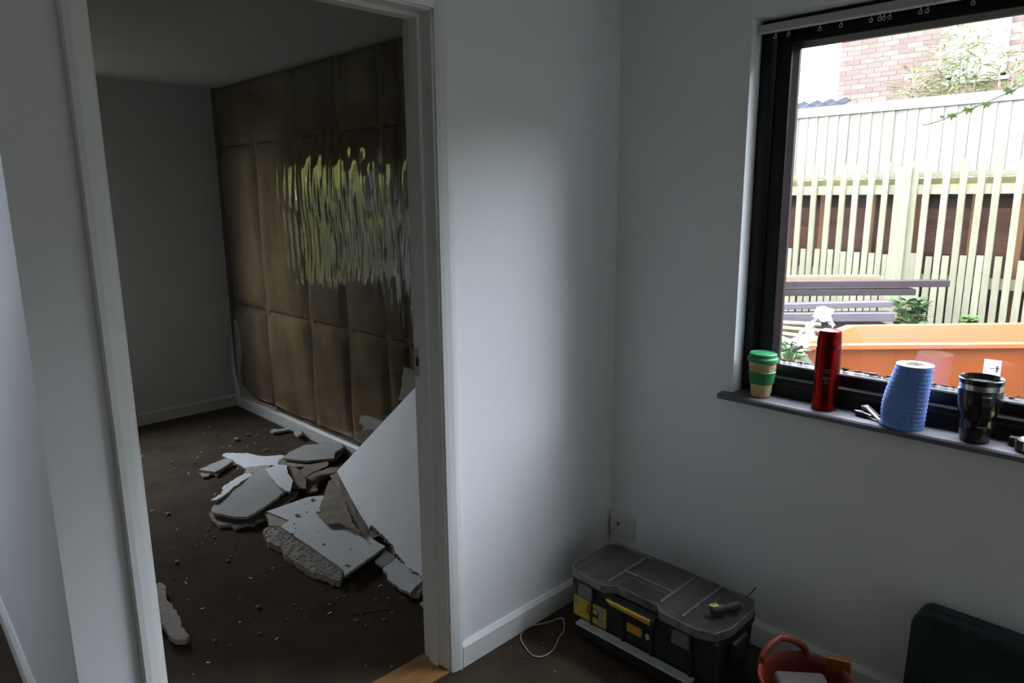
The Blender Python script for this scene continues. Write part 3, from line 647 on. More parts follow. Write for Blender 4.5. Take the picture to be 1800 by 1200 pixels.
# ================================================================== SOCKET AND CABLE
so = thing('network_socket', (.067, 0, .245), 'square white wall socket with a thin cable in the room corner', 'socket')
MB().box(-.050, .050, -.026, 0, -.045, .045).build('plate', 'socket_plastic', so, bevel=.004)
MB().box(-.014, -.004, -.0268, -.020, .004, .014).build('port', 'socket_hole', so)
MB().tube([(-.009, -.027, .008), (-.014, -.032, .0), (-.028, -.032, -.020), (-.045, -.028, -.045), (-.048, -.020, -.12), (-.045, -.022, -.2), (-.03, -.03, -.238)], .0016, 6).build('cable', 'cable', so, smooth=True)
pts = [pix(u, v, 2, .004) for u, v in [(992, 1088), (985, 1086), (960, 1094), (930, 1101), (917, 1113), (916, 1124), (924, 1138), (934, 1150), (945, 1154), (958, 1152), (971, 1143), (979, 1130), (982, 1121), (990, 1110), (992, 1098), (989, 1086)]]
def smooth_path(P, k=4):
    out = []
    for i in range(len(P) - 1):
        a, b_, c, d = P[max(0, i - 1)], P[i], P[i + 1], P[min(len(P) - 1, i + 2)]
        for q in range(k):
            t = q / k
            out.append(.5 * ((2 * b_) + (c - a) * t + (2 * a - 5 * b_ + 4 * c - d) * t * t + (3 * b_ - a - 3 * c + d) * t ** 3))
    return out + [P[-1]]
tag(MB().tube(smooth_path(pts), .0022, 6).build('loose_cable', 'cable', smooth=True), 'thin pale cable looped on the carpet beside the toolbox', 'cable')

# ================================================================== TOOLBOX
tb = thing('toolbox', (.425, -.285, 0), 'black and yellow toolbox with a dusty clear organiser lid', 'toolbox')
X0, X1, Y0, Y1 = -.272, .272, -.125, .115
b = MB()                                      # tapered tub
def ring(i, z): return [(X0 + i, Y0 + i, z), (X1 - i, Y0 + i, z), (X1 - i, Y1 - i, z), (X0 + i, Y1 - i, z)]
vs = ring(.016, 0) + ring(.012, .03) + ring(.004, .19) + ring(.0, .195) + ring(.0, .226)
fs = [(0, 3, 2, 1), (16, 17, 18, 19)] + [(4 * k + i, 4 * k + (i + 1) % 4, 4 * k + 4 + (i + 1) % 4, 4 * k + 4 + i) for k in range(4) for i in range(4)]
b.add(vs, fs).build('body', 'box_black', tb, bevel=.008)
for x in (-.19, -.06, .05, .19):              # moulded ribs
    MB().box(x - .006, x + .006, Y0 - .001, Y0 + .012, .035, .185).build('rib', 'box_black', tb, bevel=.003)
MB().box(X0 - .022, X0 + .004, -.05, .04, .13, .20).build('side_handle', 'box_black', tb, bevel=.01)
MB().box(X1 - .004, X1 + .022, -.05, .04, .13, .20).build('side_handle', 'box_black', tb, bevel=.01)
# organiser lid outline with a set-back middle
ol = [(-.262, -.135), (-.135, -.145), (-.118, -.143), (-.092, -.118), (.068, -.118), (.092, -.143), (.215, -.145), (.268, -.125), (.288, -.070), (.286, .07), (.262, .118), (.0, .124), (-.262, .118), (-.286, .07), (-.288, -.105)]
tr_ = MB().prism([(x * .985, y * .975, .228) for x, y in ol], (0, 0, .004)); tr_.build('organiser_tray', 'bin_dark', tb)
for k, (x0, x1, y0, y1) in enumerate([(-.26, -.13, -.11, -.02), (-.26, -.13, -.01, .10), (-.12, .06, -.095, -.03), (-.12, -.03, -.02, .10), (-.02, .06, -.02, .10), (.07, .15, -.11, .10), (.16, .26, -.11, .10)]):
    d = MB(); t = .0022
    for a in ((x0, x0 + t, y0, y1), (x1 - t, x1, y0, y1), (x0, x1, y0, y0 + t), (x0, x1, y1 - t, y1)): d.box(*a, .232, .252)
    for q in range(9): d.blob((random.uniform(x0 + .012, x1 - .012), random.uniform(y0 + .012, y1 - .012), .236), random.uniform(.004, .010), m=1, rough=.3, sq=(1.6, .8, .5))
    d.build('organiser_bin', ['bin_dark', 'bin_parts'], tb)
lid = MB().prism([(x, y, .262) for x, y in ol], (0, 0, -.005)).build('organiser_lid', 'dusty_clear', tb, bevel=.003)
rimm = MB()                                   # raised lip round the lid
for i in range(len(ol)):
    a = Vector((*ol[i], .246)); c = Vector((*ol[(i + 1) % len(ol)], .246)); d_ = (c - a); nn = Vector((d_.y, -d_.x, 0)).normalized() * .0016
    rimm.obox((a + c) / 2 + Vector((0, 0, .003)), d_ / 2, nn, (0, 0, .013))
rimm.build('lid_rim', 'clear_edge', lid)
for q in ([(-.26, .10), (-.10, .10)], [(-.125, -.12), (-.125, .115)], [(.065, -.10), (.065, .115)], [(.155, -.12), (.155, .115)], [(-.12, -.025), (.06, -.025)]):
    (ax, ay), (bx_, by_) = q; c = Vector(((ax + bx_) / 2, (ay + by_) / 2, .2645)); d_ = Vector((bx_ - ax, by_ - ay, 0)); nn = Vector((d_.y, -d_.x, 0)).normalized() * .004
    MB().obox(c, d_ / 2, nn, (0, 0, .0018)).build('lid_rib', 'clear_edge', lid, bevel=.001)
for k in range(5): MB().box(-.09, .05, -.108 + k * .013, -.104 + k * .013, .262, .2645).build('lid_groove', 'dusty_clear', lid)
for x in (-.208, .160):                       # front latches
    l_ = MB().prism([(x - .028, -.136, .222), (x + .028, -.136, .222), (x + .032, -.142, .176), (x - .030, -.142, .176)], (0, .010, 0)).build('latch', 'box_grey', tb, bevel=.003)
    for s in (-.024, .024): MB().tube([(x + s, -.133, .220), (x + s, -.139, .236)], .003, 6).build('latch_wire', 'steel', l_)
hd = MB().prism([(-.100, -.122, .196), (.062, -.122, .196), (.075, -.140, .188), (-.108, -.140, .188)], (0, 0, .026)).build('handle', 'box_black', tb, bevel=.005)
MB().prism([(-.118, -.146, .214), (.056, -.146, .214), (.056, -.146, .198), (-.095, -.146, .202)], (0, .02, 0)).build('handle_grip', 'box_yellow', hd, bevel=.002)
lb = MB().box(-.267, -.128, -.1235, -.118, .088, .160).build('label_plate', 'box_yellow', tb)
d = MB(); fy = -.1245
d.box(-.205, -.160, fy, -.1235, .142, .145).box(-.207, -.203, fy, -.1235, .118, .145).box(-.163, -.159, fy, -.1235, .122, .145).box(-.200, -.158, fy, -.1235, .112, .124)
d.build('label_print', 'rubber_black', lb)
d = MB(); d.lathe([(.017, 0), (.017, .001)], 20)
for v in d.v: v.xyz = (-.147 + v.x, fy + v.z, .143 + v.y)
d.build('label_picture', 'label_grey', lb)
MB().box(-.165, -.130, fy, -.1235, .096, .116).build('label_caption', 'label_grey', lb)
MB().box(-.262, -.245, fy, -.1235, .130, .154).build('label_mark', 'label_grey', lb)
MB().box(-.042, .014, -.1275, -.118, .128, .154).build('badge', 'box_orange', tb, bevel=.001)
d = MB().lathe([(.011, 0), (.011, .002)], 20)
for v in d.v: v.xyz = (.038 + v.x * .7, -.1275 + v.z, .142 + v.y)
d.build('lock_disc', 'alloy', tb)
d = MB()                                      # ribbed aluminium bar at the foot
d.box(-.235, .205, -.150, -.118, .072, .078)
for k in range(7): d.box(-.235, .205, -.151 + k * .0046, -.1485 + k * .0046, .078, .0805)
al = d.build('alloy_bar', 'alloy', tb); al['label'] = 'ribbed silver aluminium bar'
MB().box(-.245, .215, -.145, -.10, .03, .072).build('bar_mount', 'box_black', tb, bevel=.004)
# screwdriver lying on the lid
sd = thing('screwdriver', (.666, -.300, .2665), 'black and yellow screwdriver lying on the toolbox lid', 'screwdriver', rz=math.radians(62))
prof = [(.004, -.055), (.0125, -.052), (.0165, -.042), (.0165, -.012), (.012, -.004), (.011, .004), (.016, .016), (.017, .032), (.013, .043), (.004, .046)]
d = MB().lathe(prof, 18, m=[0, 0, 0, 0, 0, 0, 0, 0, 0])
for v in d.v: v.xyz = (v.z, v.x, v.y + .017)
d.build('handle', ['rubber_black', 'tape_yellow'], sd, smooth=True)
d = MB()
for k in (0, 1): d.box(-.052 - k * .004, -.030, -.006 + k * .004, .006 + k * .004, .030, .0345)
d.build('yellow_inlay', 'tape_yellow', sd, bevel=.002)
MB().tube([(.044, 0, .017), (.10, 0, .066)], .0018, 8).build('shaft', 'rubber_black', sd, smooth=True)

# ================================================================== ORANGE TUB, PAD, TOOL CASE
tu = thing('orange_tub', (.945, -.375, 0), 'orange flexible plastic tub with a loop handle beside the toolbox', 'tub')
d = MB().lathe([(.088, 0), (.094, .03), (.120, .205), (.126, .222), (.124, .230), (.117, .226), (.112, .205), (.086, .02), (.02, .012)], 36, cap=True)
d.build('body', 'tub_orange', tu, smooth=True, ang=50)
def loop(cx, cy, s):
    pts = []
    for k in range(13):
        a = PI * k / 12; q = Vector((math.cos(a) * .07, 0, math.sin(a) * .055))
        pts.append(Vector((cx, cy, .214)) + Vector((q.x * -cy * 8, q.x * cx * 8, q.z)) + Vector((cx, cy, 0)) * (.12 * math.sin(a)))
    return pts
a1 = math.radians(150); c1 = Vector((math.cos(a1), math.sin(a1), 0)); t1 = Vector((-c1.y, c1.x, 0))
for s in (1, -1):
    P_ = [c1 * s * .121 + t1 * (.075 * math.cos(PI * k / 14)) + Vector((0, 0, .214 + .060 * math.sin(PI * k / 14))) - c1 * s * (.022 * abs(math.cos(PI * k / 14))) for k in range(15)]
    MB().tube(P_, .010, 8).build('handle', 'tub_orange', tu, smooth=True)
pd = thing('grey_pad', (.940, -.398, .022), 'pinkish grey rectangular plastic box standing in the orange tub', 'box', rz=math.radians(40))
MB().box(-.066, .066, -.030, .030, 0, .222).build('body', 'pad_pink', pd, bevel=.012, seg=3)
MB().box(-.062, .062, -.033, -.029, .02, .210).build('front_panel', 'pad_pink', pd, bevel=.004)
cl = tag(MB().box(-.03, .03, -.010, .010, 0, .05).build('amber_clip', 'amber_plastic', bevel=.004), 'small amber plastic clip on the back rim of the orange tub', 'clip')
cl.location = (.985, -.262, .205); cl.rotation_euler = (0, 0, .35)

tc_ = thing('tool_case', (1.38, -.085, 0), 'dark teal plastic tool case standing against the wall under the window', 'tool case')
tc_.rotation_euler = (math.radians(-4), 0, 0)
def rrect(x0, x1, z0, z1, r, y, k=5):
    out = []
    for cx, cz, a0 in ((x1 - r, z1 - r, 0), (x0 + r, z1 - r, 90), (x0 + r, z0 + r, 180), (x1 - r, z0 + r, 270)):
        for q in range(k + 1):
            a = math.radians(a0 + 90 * q / k); out.append((cx + r * math.cos(a), y, cz + r * math.sin(a)))
    return out
MB().prism(rrect(-.27, .27, .005, .385, .035, -.050), (0, .046, 0)).build('front_shell', 'case_teal', tc_, bevel=.005)
MB().prism(rrect(-.27, .27, .005, .385, .035, .000), (0, .046, 0)).build('back_shell', 'case_teal', tc_, bevel=.005)
MB().prism(rrect(-.262, .262, .012, .378, .03, -.004), (0, .004, 0)).build('seam', 'case_dark', tc_)
MB().prism(rrect(-.215, .215, .04, .30, .03, -.0535), (0, .004, 0)).build('raised_panel', 'case_teal', tc_, bevel=.003)
MB().prism(rrect(-.10, .12, .315, .362, .016, -.0545), (0, .005, 0)).build('handle', 'case_dark', tc_, bevel=.004)
for x in (-.19, .19): MB().box(x - .022, x + .022, -.056, -.045, .33, .389).build('latch', 'case_dark', tc_, bevel=.004)

# ================================================================== THINGS ON THE SILL
ZS = .861
cu = thing('travel_cup', (.576, .024, ZS), 'patterned tan coffee cup with a green lid and green sleeve', 'cup')
MB().lathe([(.026, 0), (.029, .002), (.0435, .125), (.041, .125), (.028, .01)], 40).build('body', 'cup_bamboo', cu, smooth=True)
sl_ = MB().lathe([(.0342, .044), (.0362, .046), (.0418, .084), (.0398, .086)], 88, cap=False, fn=lambda p, a: Vector((p.x * (1 + .018 * (int(a / (2 * PI) * 88) % 2)), p.y * (1 + .018 * (int(a / (2 * PI) * 88) % 2)), p.z)))
sl_.build('sleeve', 'cup_green', cu)['label'] = 'ribbed green rubber sleeve'
MB().lathe([(.044, .116), (.0475, .117), (.0478, .126), (.046, .130), (.0435, .132), (.0425, .142), (.040, .1445), (.037, .142), (.002, .141)], 40).build('lid', 'cup_green', cu, smooth=True, ang=30)
for zz in (.100, .024):
    d = MB(); rb = .029 + (.0435 - .029) * zz / .125 + .0006
    for a0 in (-2.6, -1.75, -.9, -.1):
        for k in range(10):
            a = a0 + k * .06; z = zz + .006 * math.sin(k * .75); t = .0016
            q = Vector((math.cos(a), math.sin(a), 0)); s_ = Vector((-q.y, q.x, 0))
            d.obox(q * rb + Vector((0, 0, z)), s_ * .0016, q * .0006, Vector((0, 0, .0022 if k != 5 else .005)))
    d.build('printed_pattern', 'cup_print', cu)

fl = thing('vacuum_flask', (.779, .026, ZS), 'tall metallic red vacuum flask on the window sill', 'flask')
def sq(p, a):                                 # rounded-square section
    k = 1 / (abs(math.cos(a)) ** 4 + abs(math.sin(a)) ** 4) ** .25
    return Vector((p.x * (1 + (k - 1) * .35), p.y * (1 + (k - 1) * .35), p.z))
MB().lathe([(.030, 0), (.0345, .003), (.0352, .012), (.0345, .19), (.0335, .1935)], 48, fn=sq).build('body', 'flask_red', fl, smooth=True)
MB().lathe([(.0325, .193), (.0325, .1965)], 48, fn=sq).build('neck_gap', 'flask_dark', fl, smooth=True)
MB().lathe([(.0332, .1965), (.0338, .199), (.0315, .236), (.0285, .243), (.022, .2455), (.004, .246)], 48, fn=sq).build('cap', 'flask_red', fl, smooth=True)
MB().lathe([(.0355, 0.0), (.0358, .004)], 48, fn=sq, cap=True).build('base_ring', 'flask_dark', fl, smooth=True)
d = MB(); fdir = Vector((.36, -.93, 0)).normalized(); fs_ = Vector((-fdir.y, fdir.x, 0))
for a, z0, z1 in ((.010, .126, .130), (.006, .118, .122), (.011, .10, .106), (.005, .085, .098)):
    d.obox(fdir * .0358 + Vector((0, 0, (z0 + z1) / 2)), fs_ * a, fdir * .0006, Vector((0, 0, (z1 - z0) / 2)))
d.build('printed_mark', 'flask_print', fl)

kn = thing('folding_knife', (.905, .024, ZS), 'small black and grey folding knife with a red catch on the sill', 'knife', rz=math.radians(-12))
MB().prism([(-.034, -.012, .002), (-.026, -.014, .012), (.0, -.012, .013), (.028, -.010, .006), (.028, -.010, .0), (-.02, -.013, .0)], (0, .022, 0)).build('handle', 'knife_black', kn, bevel=.003)
MB().prism([(-.034, -.012, .0135), (-.008, -.015, .0145), (.018, -.013, .010), (.014, .004, .010), (-.020, .006, .0145)], (0, 0, .0025)).build('cheek', 'knife_grey', kn, bevel=.001)
MB().obox((.014, -.002, .018), Vector((.030, -.012, -.012)), (.0012, .0035, 0), (.001, 0, .002)).build('blade', 'knife_ivory', kn)
MB().obox((-.016, .006, .024), (.008, -.003, -.002), (.001, .004, 0), (0, 0, .004)).build('catch', 'knife_red', kn, bevel=.001)
MB().obox((.010, .008, .018), Vector((.026, -.010, -.010)), (.001, .003, 0), (.002, 0, .006)).build('liner', 'knife_black', kn, bevel=.001)
MB().lathe([(.007, .026), (.008, .029), (.006, .031)], 16, c=(-.010, .008, 0)).build('pivot', 'knife_grey', kn, smooth=True)
MB().obox((.024, -.012, .004), (.016, -.004, -.001), (.001, .003, 0), (0, 0, .0015)).build('tip', 'knife_ivory', kn)

ro = thing('paper_roll', (1.008, .010, ZS), 'loose blue paper towel roll slumped into a cone on the sill', 'paper roll')
RH = .178
def rollfn(p, a):
    t = p.z / RH; q = Vector((p.x, p.y, p.z))
    f = max(0, math.cos(a - math.radians(205))) ** 2
    q *= 1
    bulge = f * (.016 * max(0, math.sin(min(1, max(0, (t - .02) / .98)) * PI * .9)) * (1.2 - t) + .010 * (1 - t) * (t > .05))
    rr_ = Vector((p.x, p.y, 0)); rl = rr_.length
    if rl > .03: q += rr_.normalized() * (bulge + .0012 * math.sin(t * 95 + a * 2) * (1 if 0 < t < 1 else 0))
    q.x += .010 * t; q.y += .006 * t
    q.z = p.z
    return q
prof = [(.046 + (.0485 - .046) * (1 - k / 40), RH * k / 40) for k in range(41)]
ro_b = MB().lathe(prof, 64, fn=rollfn, cap=False); ro_b.build('paper_body', 'blue_paper', ro, smooth=True, ang=180)
MB().lathe([(.0465, RH - .0005), (.0465, RH + .0015), (.027, RH + .0015), (.027, RH - .002)], 64, fn=lambda p, a: Vector((p.x + .010, p.y + .006, p.z)), cap=False).build('paper_end', 'paper_end', ro, smooth=True, ang=30)
MB().lathe([(.027, RH + .002), (.0255, RH + .002), (.0255, .004), (.027, .004)], 48, fn=lambda p, a: Vector((p.x + .010 * p.z / RH, p.y + .006 * p.z / RH, p.z)), cap=False).build('cardboard_core', 'paper_end', ro, smooth=True)
d = MB(); G = []                              # loose outer turn hanging off the left side
for j in range(21):
    t = j / 20; z = .003 + t * .115
    for i in range(10):
        a = math.radians(190 + i * 9); rr_ = .0515 + .016 * (1 - t) ** 1.5 * math.sin(PI * (.25 + .5 * i / 9)) + .0012 * math.sin(j * 1.7 + i)
        G.append(Vector((rr_ * math.cos(a) + .010 * t * .65, rr_ * math.sin(a) * (.86 if math.sin(a) < 0 else 1) + .004 * t, z)))
d.add(G, [(j * 10 + i, j * 10 + i + 1, (j + 1) * 10 + i + 1, (j + 1) * 10 + i) for j in range(20) for i in range(9)])
o_ = d.build('loose_turn', 'blue_paper', ro, smooth=True, ang=180); sm = o_.modifiers.new('paper', 'SOLIDIFY'); sm.thickness = .0008

mu_ = thing('thermal_mug', (1.178, .010, ZS), 'tall black waisted thermal mug with a steel collar and handle', 'mug')
MB().lathe([(.031, 0), (.0345, .003), (.0365, .02), (.0395, .035), (.0405, .048), (.0385, .058), (.0405, .068), (.046, .082), (.0505, .105), (.0515, .140), (.050, .1425), (.047, .143)], 48).build('body', 'mug_black', mu_, smooth=True, ang=40)
MB().lathe([(.0475, .142), (.0485, .143), (.0495, .157), (.047, .158)], 48).build('collar', 'steel', mu_, smooth=True)['label'] = 'brushed steel collar'
MB().lathe([(.0495, .157), (.0512, .158), (.0520, .170), (.0500, .172), (.0485, .170), (.046, .160), (.044, .150), (.004, .149)], 48).build('lid', 'mug_black', mu_, smooth=True, ang=30)
hd_ = Vector((.42, -.91, 0)).normalized()
P_ = [hd_ * r + Vector((0, 0, z)) for r, z in [(.046, .130), (.056, .131), (.062, .126), (.063, .110), (.061, .085), (.056, .064), (.048, .052), (.037, .046)]]
hn = MB(); sd_ = Vector((-hd_.y, hd_.x, 0))
P2 = smooth_path(P_, 4); n_ = len(P2)
for i, q in enumerate(P2):
    t = (P2[min(i + 1, n_ - 1)] - P2[max(i - 1, 0)]).normalized(); nn = sd_.cross(t).normalized()
    for a, c in ((-1, -1), (1, -1), (1, 1), (-1, 1)): hn.v.append(q + sd_ * (.0105 * a) + nn * (.0042 * c))
for i in range(n_ - 1):
    for k in range(4): hn.f.append([i * 4 + k, i * 4 + (k + 1) % 4, (i + 1) * 4 + (k + 1) % 4, (i + 1) * 4 + k]); hn.m.append(0)
hn.f += [[3, 2, 1, 0], [(n_ - 1) * 4 + k for k in range(4)]]; hn.m += [0, 0]
hn.build('handle', 'mug_black', mu_, bevel=.003)

tm = thing('tape_measure', (1.302, .012, ZS), 'round black and yellow tape measure at the end of the sill', 'tape measure')
MB().lathe([(.028, 0), (.033, .002), (.035, .008), (.035, .024), (.0325, .029), (.027, .031)], 40, fn=lambda p, a: Vector((p.x * (1 + .02 * math.cos(a * 8)), p.y * (1 + .02 * math.cos(a * 8)), p.z))).build('case', 'rubber_black', tm, smooth=True)
MB().lathe([(.026, .0308), (.025, .0325), (.004, .033)], 36).build('face_disc', 'tape_yellow', tm, smooth=True)
for a in (200, 250, 300): 
    q = Vector((math.cos(math.radians(a)), math.sin(math.radians(a)), 0)); MB().obox(q * .0352 + Vector((0, 0, .016)), Vector((-q.y, q.x, 0)) * .0008, q * .0008, (0, 0, .010)).build('yellow_line', 'tape_yellow', tm)
MB().box(-.052, -.030, .012, .034, 0, .024).build('mouth', 'rubber_black', tm, bevel=.003)

# ================================================================== OUTSIDE
gz = -.06
struct(MB().box(-14, 12, .22, 22, gz - .2, gz).build('ground_garden', 'soil'), 'garden ground outside the window')
struct(MB().box(-14, XB - .12, -8, .22, gz - .2, gz).build('ground_side', 'soil'), 'side garden ground')
struct(MB().box(XB - .12, 3.3, -8, -4.3, gz - .2, gz).build('ground_rear', 'soil'), 'rear garden ground')

# picket fence of alternating tall and short slats
YF = 5.0
pf = thing('picket_fence', (-.5, YF, gz), 'pale weathered picket fence of alternating tall and short slats', 'fence')
tall = MB().box(-.026, .026, -.011, .011, 0, 1.79 - gz).build('picket', 'picket_wood', pf); short = MB().box(-.026, .026, -.011, .011, 0, .968 - gz).build('picket', 'picket_wood', pf)
tall.location = (-1.5 + .5, 0, 0); short.location = (-1.57 + .5, 0, 0)
us = [1410, 1435.5, 1460, 1485, 1508, 1533, 1558.5, 1611, 1633, 1665, 1698, 1726, 1758, 1797]
tx = [pix(u, 300, 1, YF).x for u in us]
xsT = tx[:]; x = tx[0] - .137
while x > -4.2: xsT.append(x); x -= .137
x = tx[-1] + .155
while x < 3.2: xsT.append(x); x += .15
xsT.sort()
for i, x in enumerate(xsT):
    if i: o_ = inst(tall, (x + .5, random.uniform(-.003, .003), random.uniform(-.02, .012)), pf, (0, random.uniform(-.006, .006), 0))
    else: tall.location = (x + .5, 0, 0)
    nxt = xsT[i + 1] if i + 1 < len(xsT) else x + .14
    ms = [(x + nxt) / 2] if nxt - x < .2 else [x + .07, nxt - .07]
    for m_ in ms:
        if i: inst(short, (m_ + .5, random.uniform(-.003, .003), random.uniform(-.015, .015)), pf, (0, random.uniform(-.008, .008), 0))
        else: short.location = (m_ + .5, 0, 0)
px_ = pix(1592, 300, 1, YF).x
MB().box(px_ - .065, px_ + .065, -.05, .05, 0, 1.80).build('post', 'picket_wood', pf, bevel=.006).location = (0, -.0, 0)
for o_ in [c for c in pf.children if c.name.startswith('post')]: o_.location = (.5, 0, 0)
for z0, z1 in ((1.50, 1.585), (.70, .79)): MB().box(-3.7, 3.7, .013, .055, z0 - gz, z1 - gz).build('rail', 'picket_wood', pf)

lf = thing('lap_fence', (-.5, YF + .22, gz), 'brown overlapping board fence panel behind the picket fence', 'fence')
def at_(u, v, y): return pix(u, v, 1, y)
z = 0.02; k = 0
while z < 1.52:
    h = random.uniform(.085, .11)
    b = MB(); n_ = 24; pts = []
    for i in range(n_ + 1): pts.append((-3.7 + 7.4 * i / n_, .012, z + random.uniform(-.006, .006)))
    for i in range(n_, -1, -1): pts.append((-3.7 + 7.4 * i / n_, -.012, z + h + .02 + random.uniform(-.004, .004)))
    b.prism([Vector(p) for p in pts], (0, .010, 0)).build('lap_board', 'lap_wood', lf)
    z += h; k += 1
for u in (1447, 1535, 1614, 1714, 1800):
    x = at_(u, 360, YF + .18).x; MB().box(x + .5 - .022, x + .5 + .022, -.055, -.02, 0, 1.60).build('batten', 'batten_wood', lf)
for x in (-3.2, -2.6, 1.2, 1.9, 2.6, 3.4): MB().box(x - .022, x + .022, -.055, -.02, 0, 1.60).build('batten', 'batten_wood', lf)
MB().box(-3.7, 3.7, -.05, -.014, 1.56, 1.70).build('top_rail', 'mossy_wood', lf)
MB().box(-3.7, 3.7, -.05, .03, 1.715, 1.755).build('capping', 'picket_wood', lf)

ff = thing('board_fence', (-.8, 6.3, gz), 'tall pale feather-edge board fence with a capping rail', 'fence')
b0 = MB().prism([Vector(p) for p in [(-.062, 0, 0), (.062, -.012, 0), (.062, .0, 0), (-.062, .006, 0)]], (0, 0, 2.40 - gz)).build('fence_board', 'feather_wood', ff)
k = 0; x = -4.4
while x < 4.4:
    if k == 0: b0.location = (x, 0, 0)
    else: inst(b0, (x, random.uniform(-.002, .002), random.uniform(-.01, .0)), ff)
    x += random.uniform(.108, .122); k += 1
MB().box(-4.5, 4.5, -.03, .03, 2.375 - gz, 2.48 - gz).build('capping_rail', 'capping_wood', ff)
for x in (-3, 0, 3): MB().box(x - .05, x + .05, .03, .13, 0, 2.3).build('post', 'feather_wood', ff)

# brick house
hs = thing('brick_house', (-1.3, 10.5, gz), 'red brick house gable with a white framed window', 'house')
hx0 = -3.38
MB().box(hx0 + 1.3, 9.5, .0, 5.0, 0, 7.4).build('wall_body', 'mortar', hs)
bw, bh, t_ = .215, .065, .0105
br = MB().box(-bw / 2, bw / 2, -t_, .004, 0, bh).build('brick', 'house_brick', hs); n_b = 0
wx0, wx1, wz0 = -1.76 + 1.3, -1.02 + 1.3, 3.16 - gz
cells = []
for r in range(20):
    z = 2.90 - gz + r * .0755
    if z > 4.2 - gz: break
    x = hx0 + 1.3 + bw / 2 + (bw / 2 + .005 if r % 2 else 0)
    if r % 2: cells.append((hx0 + 1.3 + bw / 4, z, .5))
    while x < .75:
        if not (z + bh > wz0 - .005 and x + bw / 2 > wx0 and x - bw / 2 < wx1): cells.append((x, z, 1))
        x += bw + .0105
print('bricks', len(cells))
for i, (x, z, k) in enumerate(cells[:300]):
    if i == 0: br.location = (x, 0, z)
    else: inst(br, (x, random.uniform(-.002, .002), z), hs, scale=(k, 1, 1))
wf = MB(); fd = .06
for a in ((wx0, wx1, wz0, wz0 + fd), (wx0, wx0 + fd, wz0, wz0 + 1.3), (wx1 - fd, wx1, wz0, wz0 + 1.3), (wx0, wx1, wz0 + 1.24, wz0 + 1.3), ((wx0 + wx1) / 2 - .03, (wx0 + wx1) / 2 + .03, wz0, wz0 + 1.3)): wf.box(a[0], a[1], -.05, .02, a[2], a[3])
wo = wf.build('window', 'upvc', hs)
MB().box(wx0 + .05, wx1 - .05, -.02, -.012, wz0 + .05, wz0 + 1.25).build('pane', 'house_glass', wo)
MB().box(wx0 - .05, wx1 + .05, -.10, .02, wz0 - .05, wz0).build('window_ledge', 'upvc', wo)
# low tiled roof to its left
rf = thing('outbuilding', (-4.42, 8.2, gz), 'low outbuilding with a grey tiled roof beyond the fence', 'outbuilding')
MB().box(-1.4, 1.85, .2, 1.6, 0, 2.52).build('wall', 'house_brick', rf)
ti = None
for r in range(3):
    for k in range(16):
        loc = (-1.4 + k * .205, .05 + r * .28, 2.67 + r * .085)
        if ti is None:
            b = MB(); pr = [(-.10, 0), (-.06, .0), (-.03, .035), (.02, .045), (.06, .02), (.10, .0), (.10, -.015), (-.10, -.015)]
            b.prism([Vector((x, 0, z)) for x, z in pr], (0, .34, .10)); ti = b.build('roof_tile', 'roof_tile', rf); ti.location = loc
        else: inst(ti, loc, rf)

# stack of stained boards, running diagonally
dv = Vector((.715, .70, 0)).normalized(); dn = Vector((-dv.y, dv.x, 0))
def plank(u1, vt, vb, Y, length, depth, mat, label, tilt=0, grp=True):
    a = pix(u1, vt, 1, Y); c = pix(u1, vb, 1, Y); h = a.z - c.z
    o_ = MB().box(-length, 0, 0, depth, -h, 0).build('timber_board', mat, bevel=.004)
    o_.location = a; o_.rotation_euler = (0, -tilt, math.atan2(dv.y, dv.x))
    return tag(o_, label, 'board', 'boards stacked outside the window')
YP = 4.55
plank(1549, 484.5, 492, 4.40, 1.9, .10, 'fresh_pine', 'fresh pale pine board on top of the stack outside')
plank(1671, 493, 504.5, YP, 2.3, .10, 'plank_stain', 'longest purple-brown stained board, second from the top outside')
plank(1611, 508, 519, 4.36, 2.0, .12, 'plank_stain', 'purple-brown stained board third from the top of the outdoor stack')
plank(1570, 530, 540, 4.10, 1.9, .10, 'plank_lit', 'slightly tilted board, tinted as lit by the sky, mid outdoor stack', .018)
plank(1574, 550, 565, 4.06, 1.9, .12, 'plank_lit', 'broad board, tinted as lit by the sky, low in the outdoor stack')
plank(1560, 569, 600, 4.06, 1.8, .16, 'plank_stain', 'dark stained bearer at the bottom of the outdoor stack')
a = pix(1480, 600, 1, 3.9)
b = MB().box(-.12, .12, -.10, .10, 0, max(.1, a.z - gz - .03)).build('timber_block', 'plank_stain', bevel=.005); b.location = (a.x + .05, 3.95, gz); b.rotation_euler = (0, 0, .78)
tag(b, 'dark timber block propping up the outdoor board stack', 'timber block')

# orange dumper skip
sk = thing('dumper_skip', (.3, 3.3, gz), 'scuffed orange open-topped skip standing outside the window', 'skip')
N1 = pix(1404, 606, 2, .56); N2 = pix(1800, 603, 2, .56); F1 = pix(1492, 572, 2, .56); F2 = pix(1800, 568, 2, .56)
N3 = N1 + (N2 - N1) * 1.5; F3 = F1 + (F2 - F1) * 1.62
zb = .10
def dn_(p, q, k, z): m_ = p.lerp(q, k); return Vector((m_.x, m_.y, z))
ctr = (N1 + N3 + F1 + F3) / 4
tp = [N1, N3, F3, F1]
bt = []
ld = (N3 - N1).normalized(); wd = (F1 - N1); wd = (wd - ld * wd.dot(ld)).normalized()
for p, sx, sy in ((N1, .42, .14), (N3, -.2, .14), (F3, -.2, -.14), (F1, .20, -.14)): q = p + ld * sx + wd * sy; bt.append(Vector((q.x, q.y, zb)))
inn = [p + ld * a + wd * c for p, a, c in zip(tp, (.05, -.05, -.05, .03), (.035, .035, -.035, -.035))]
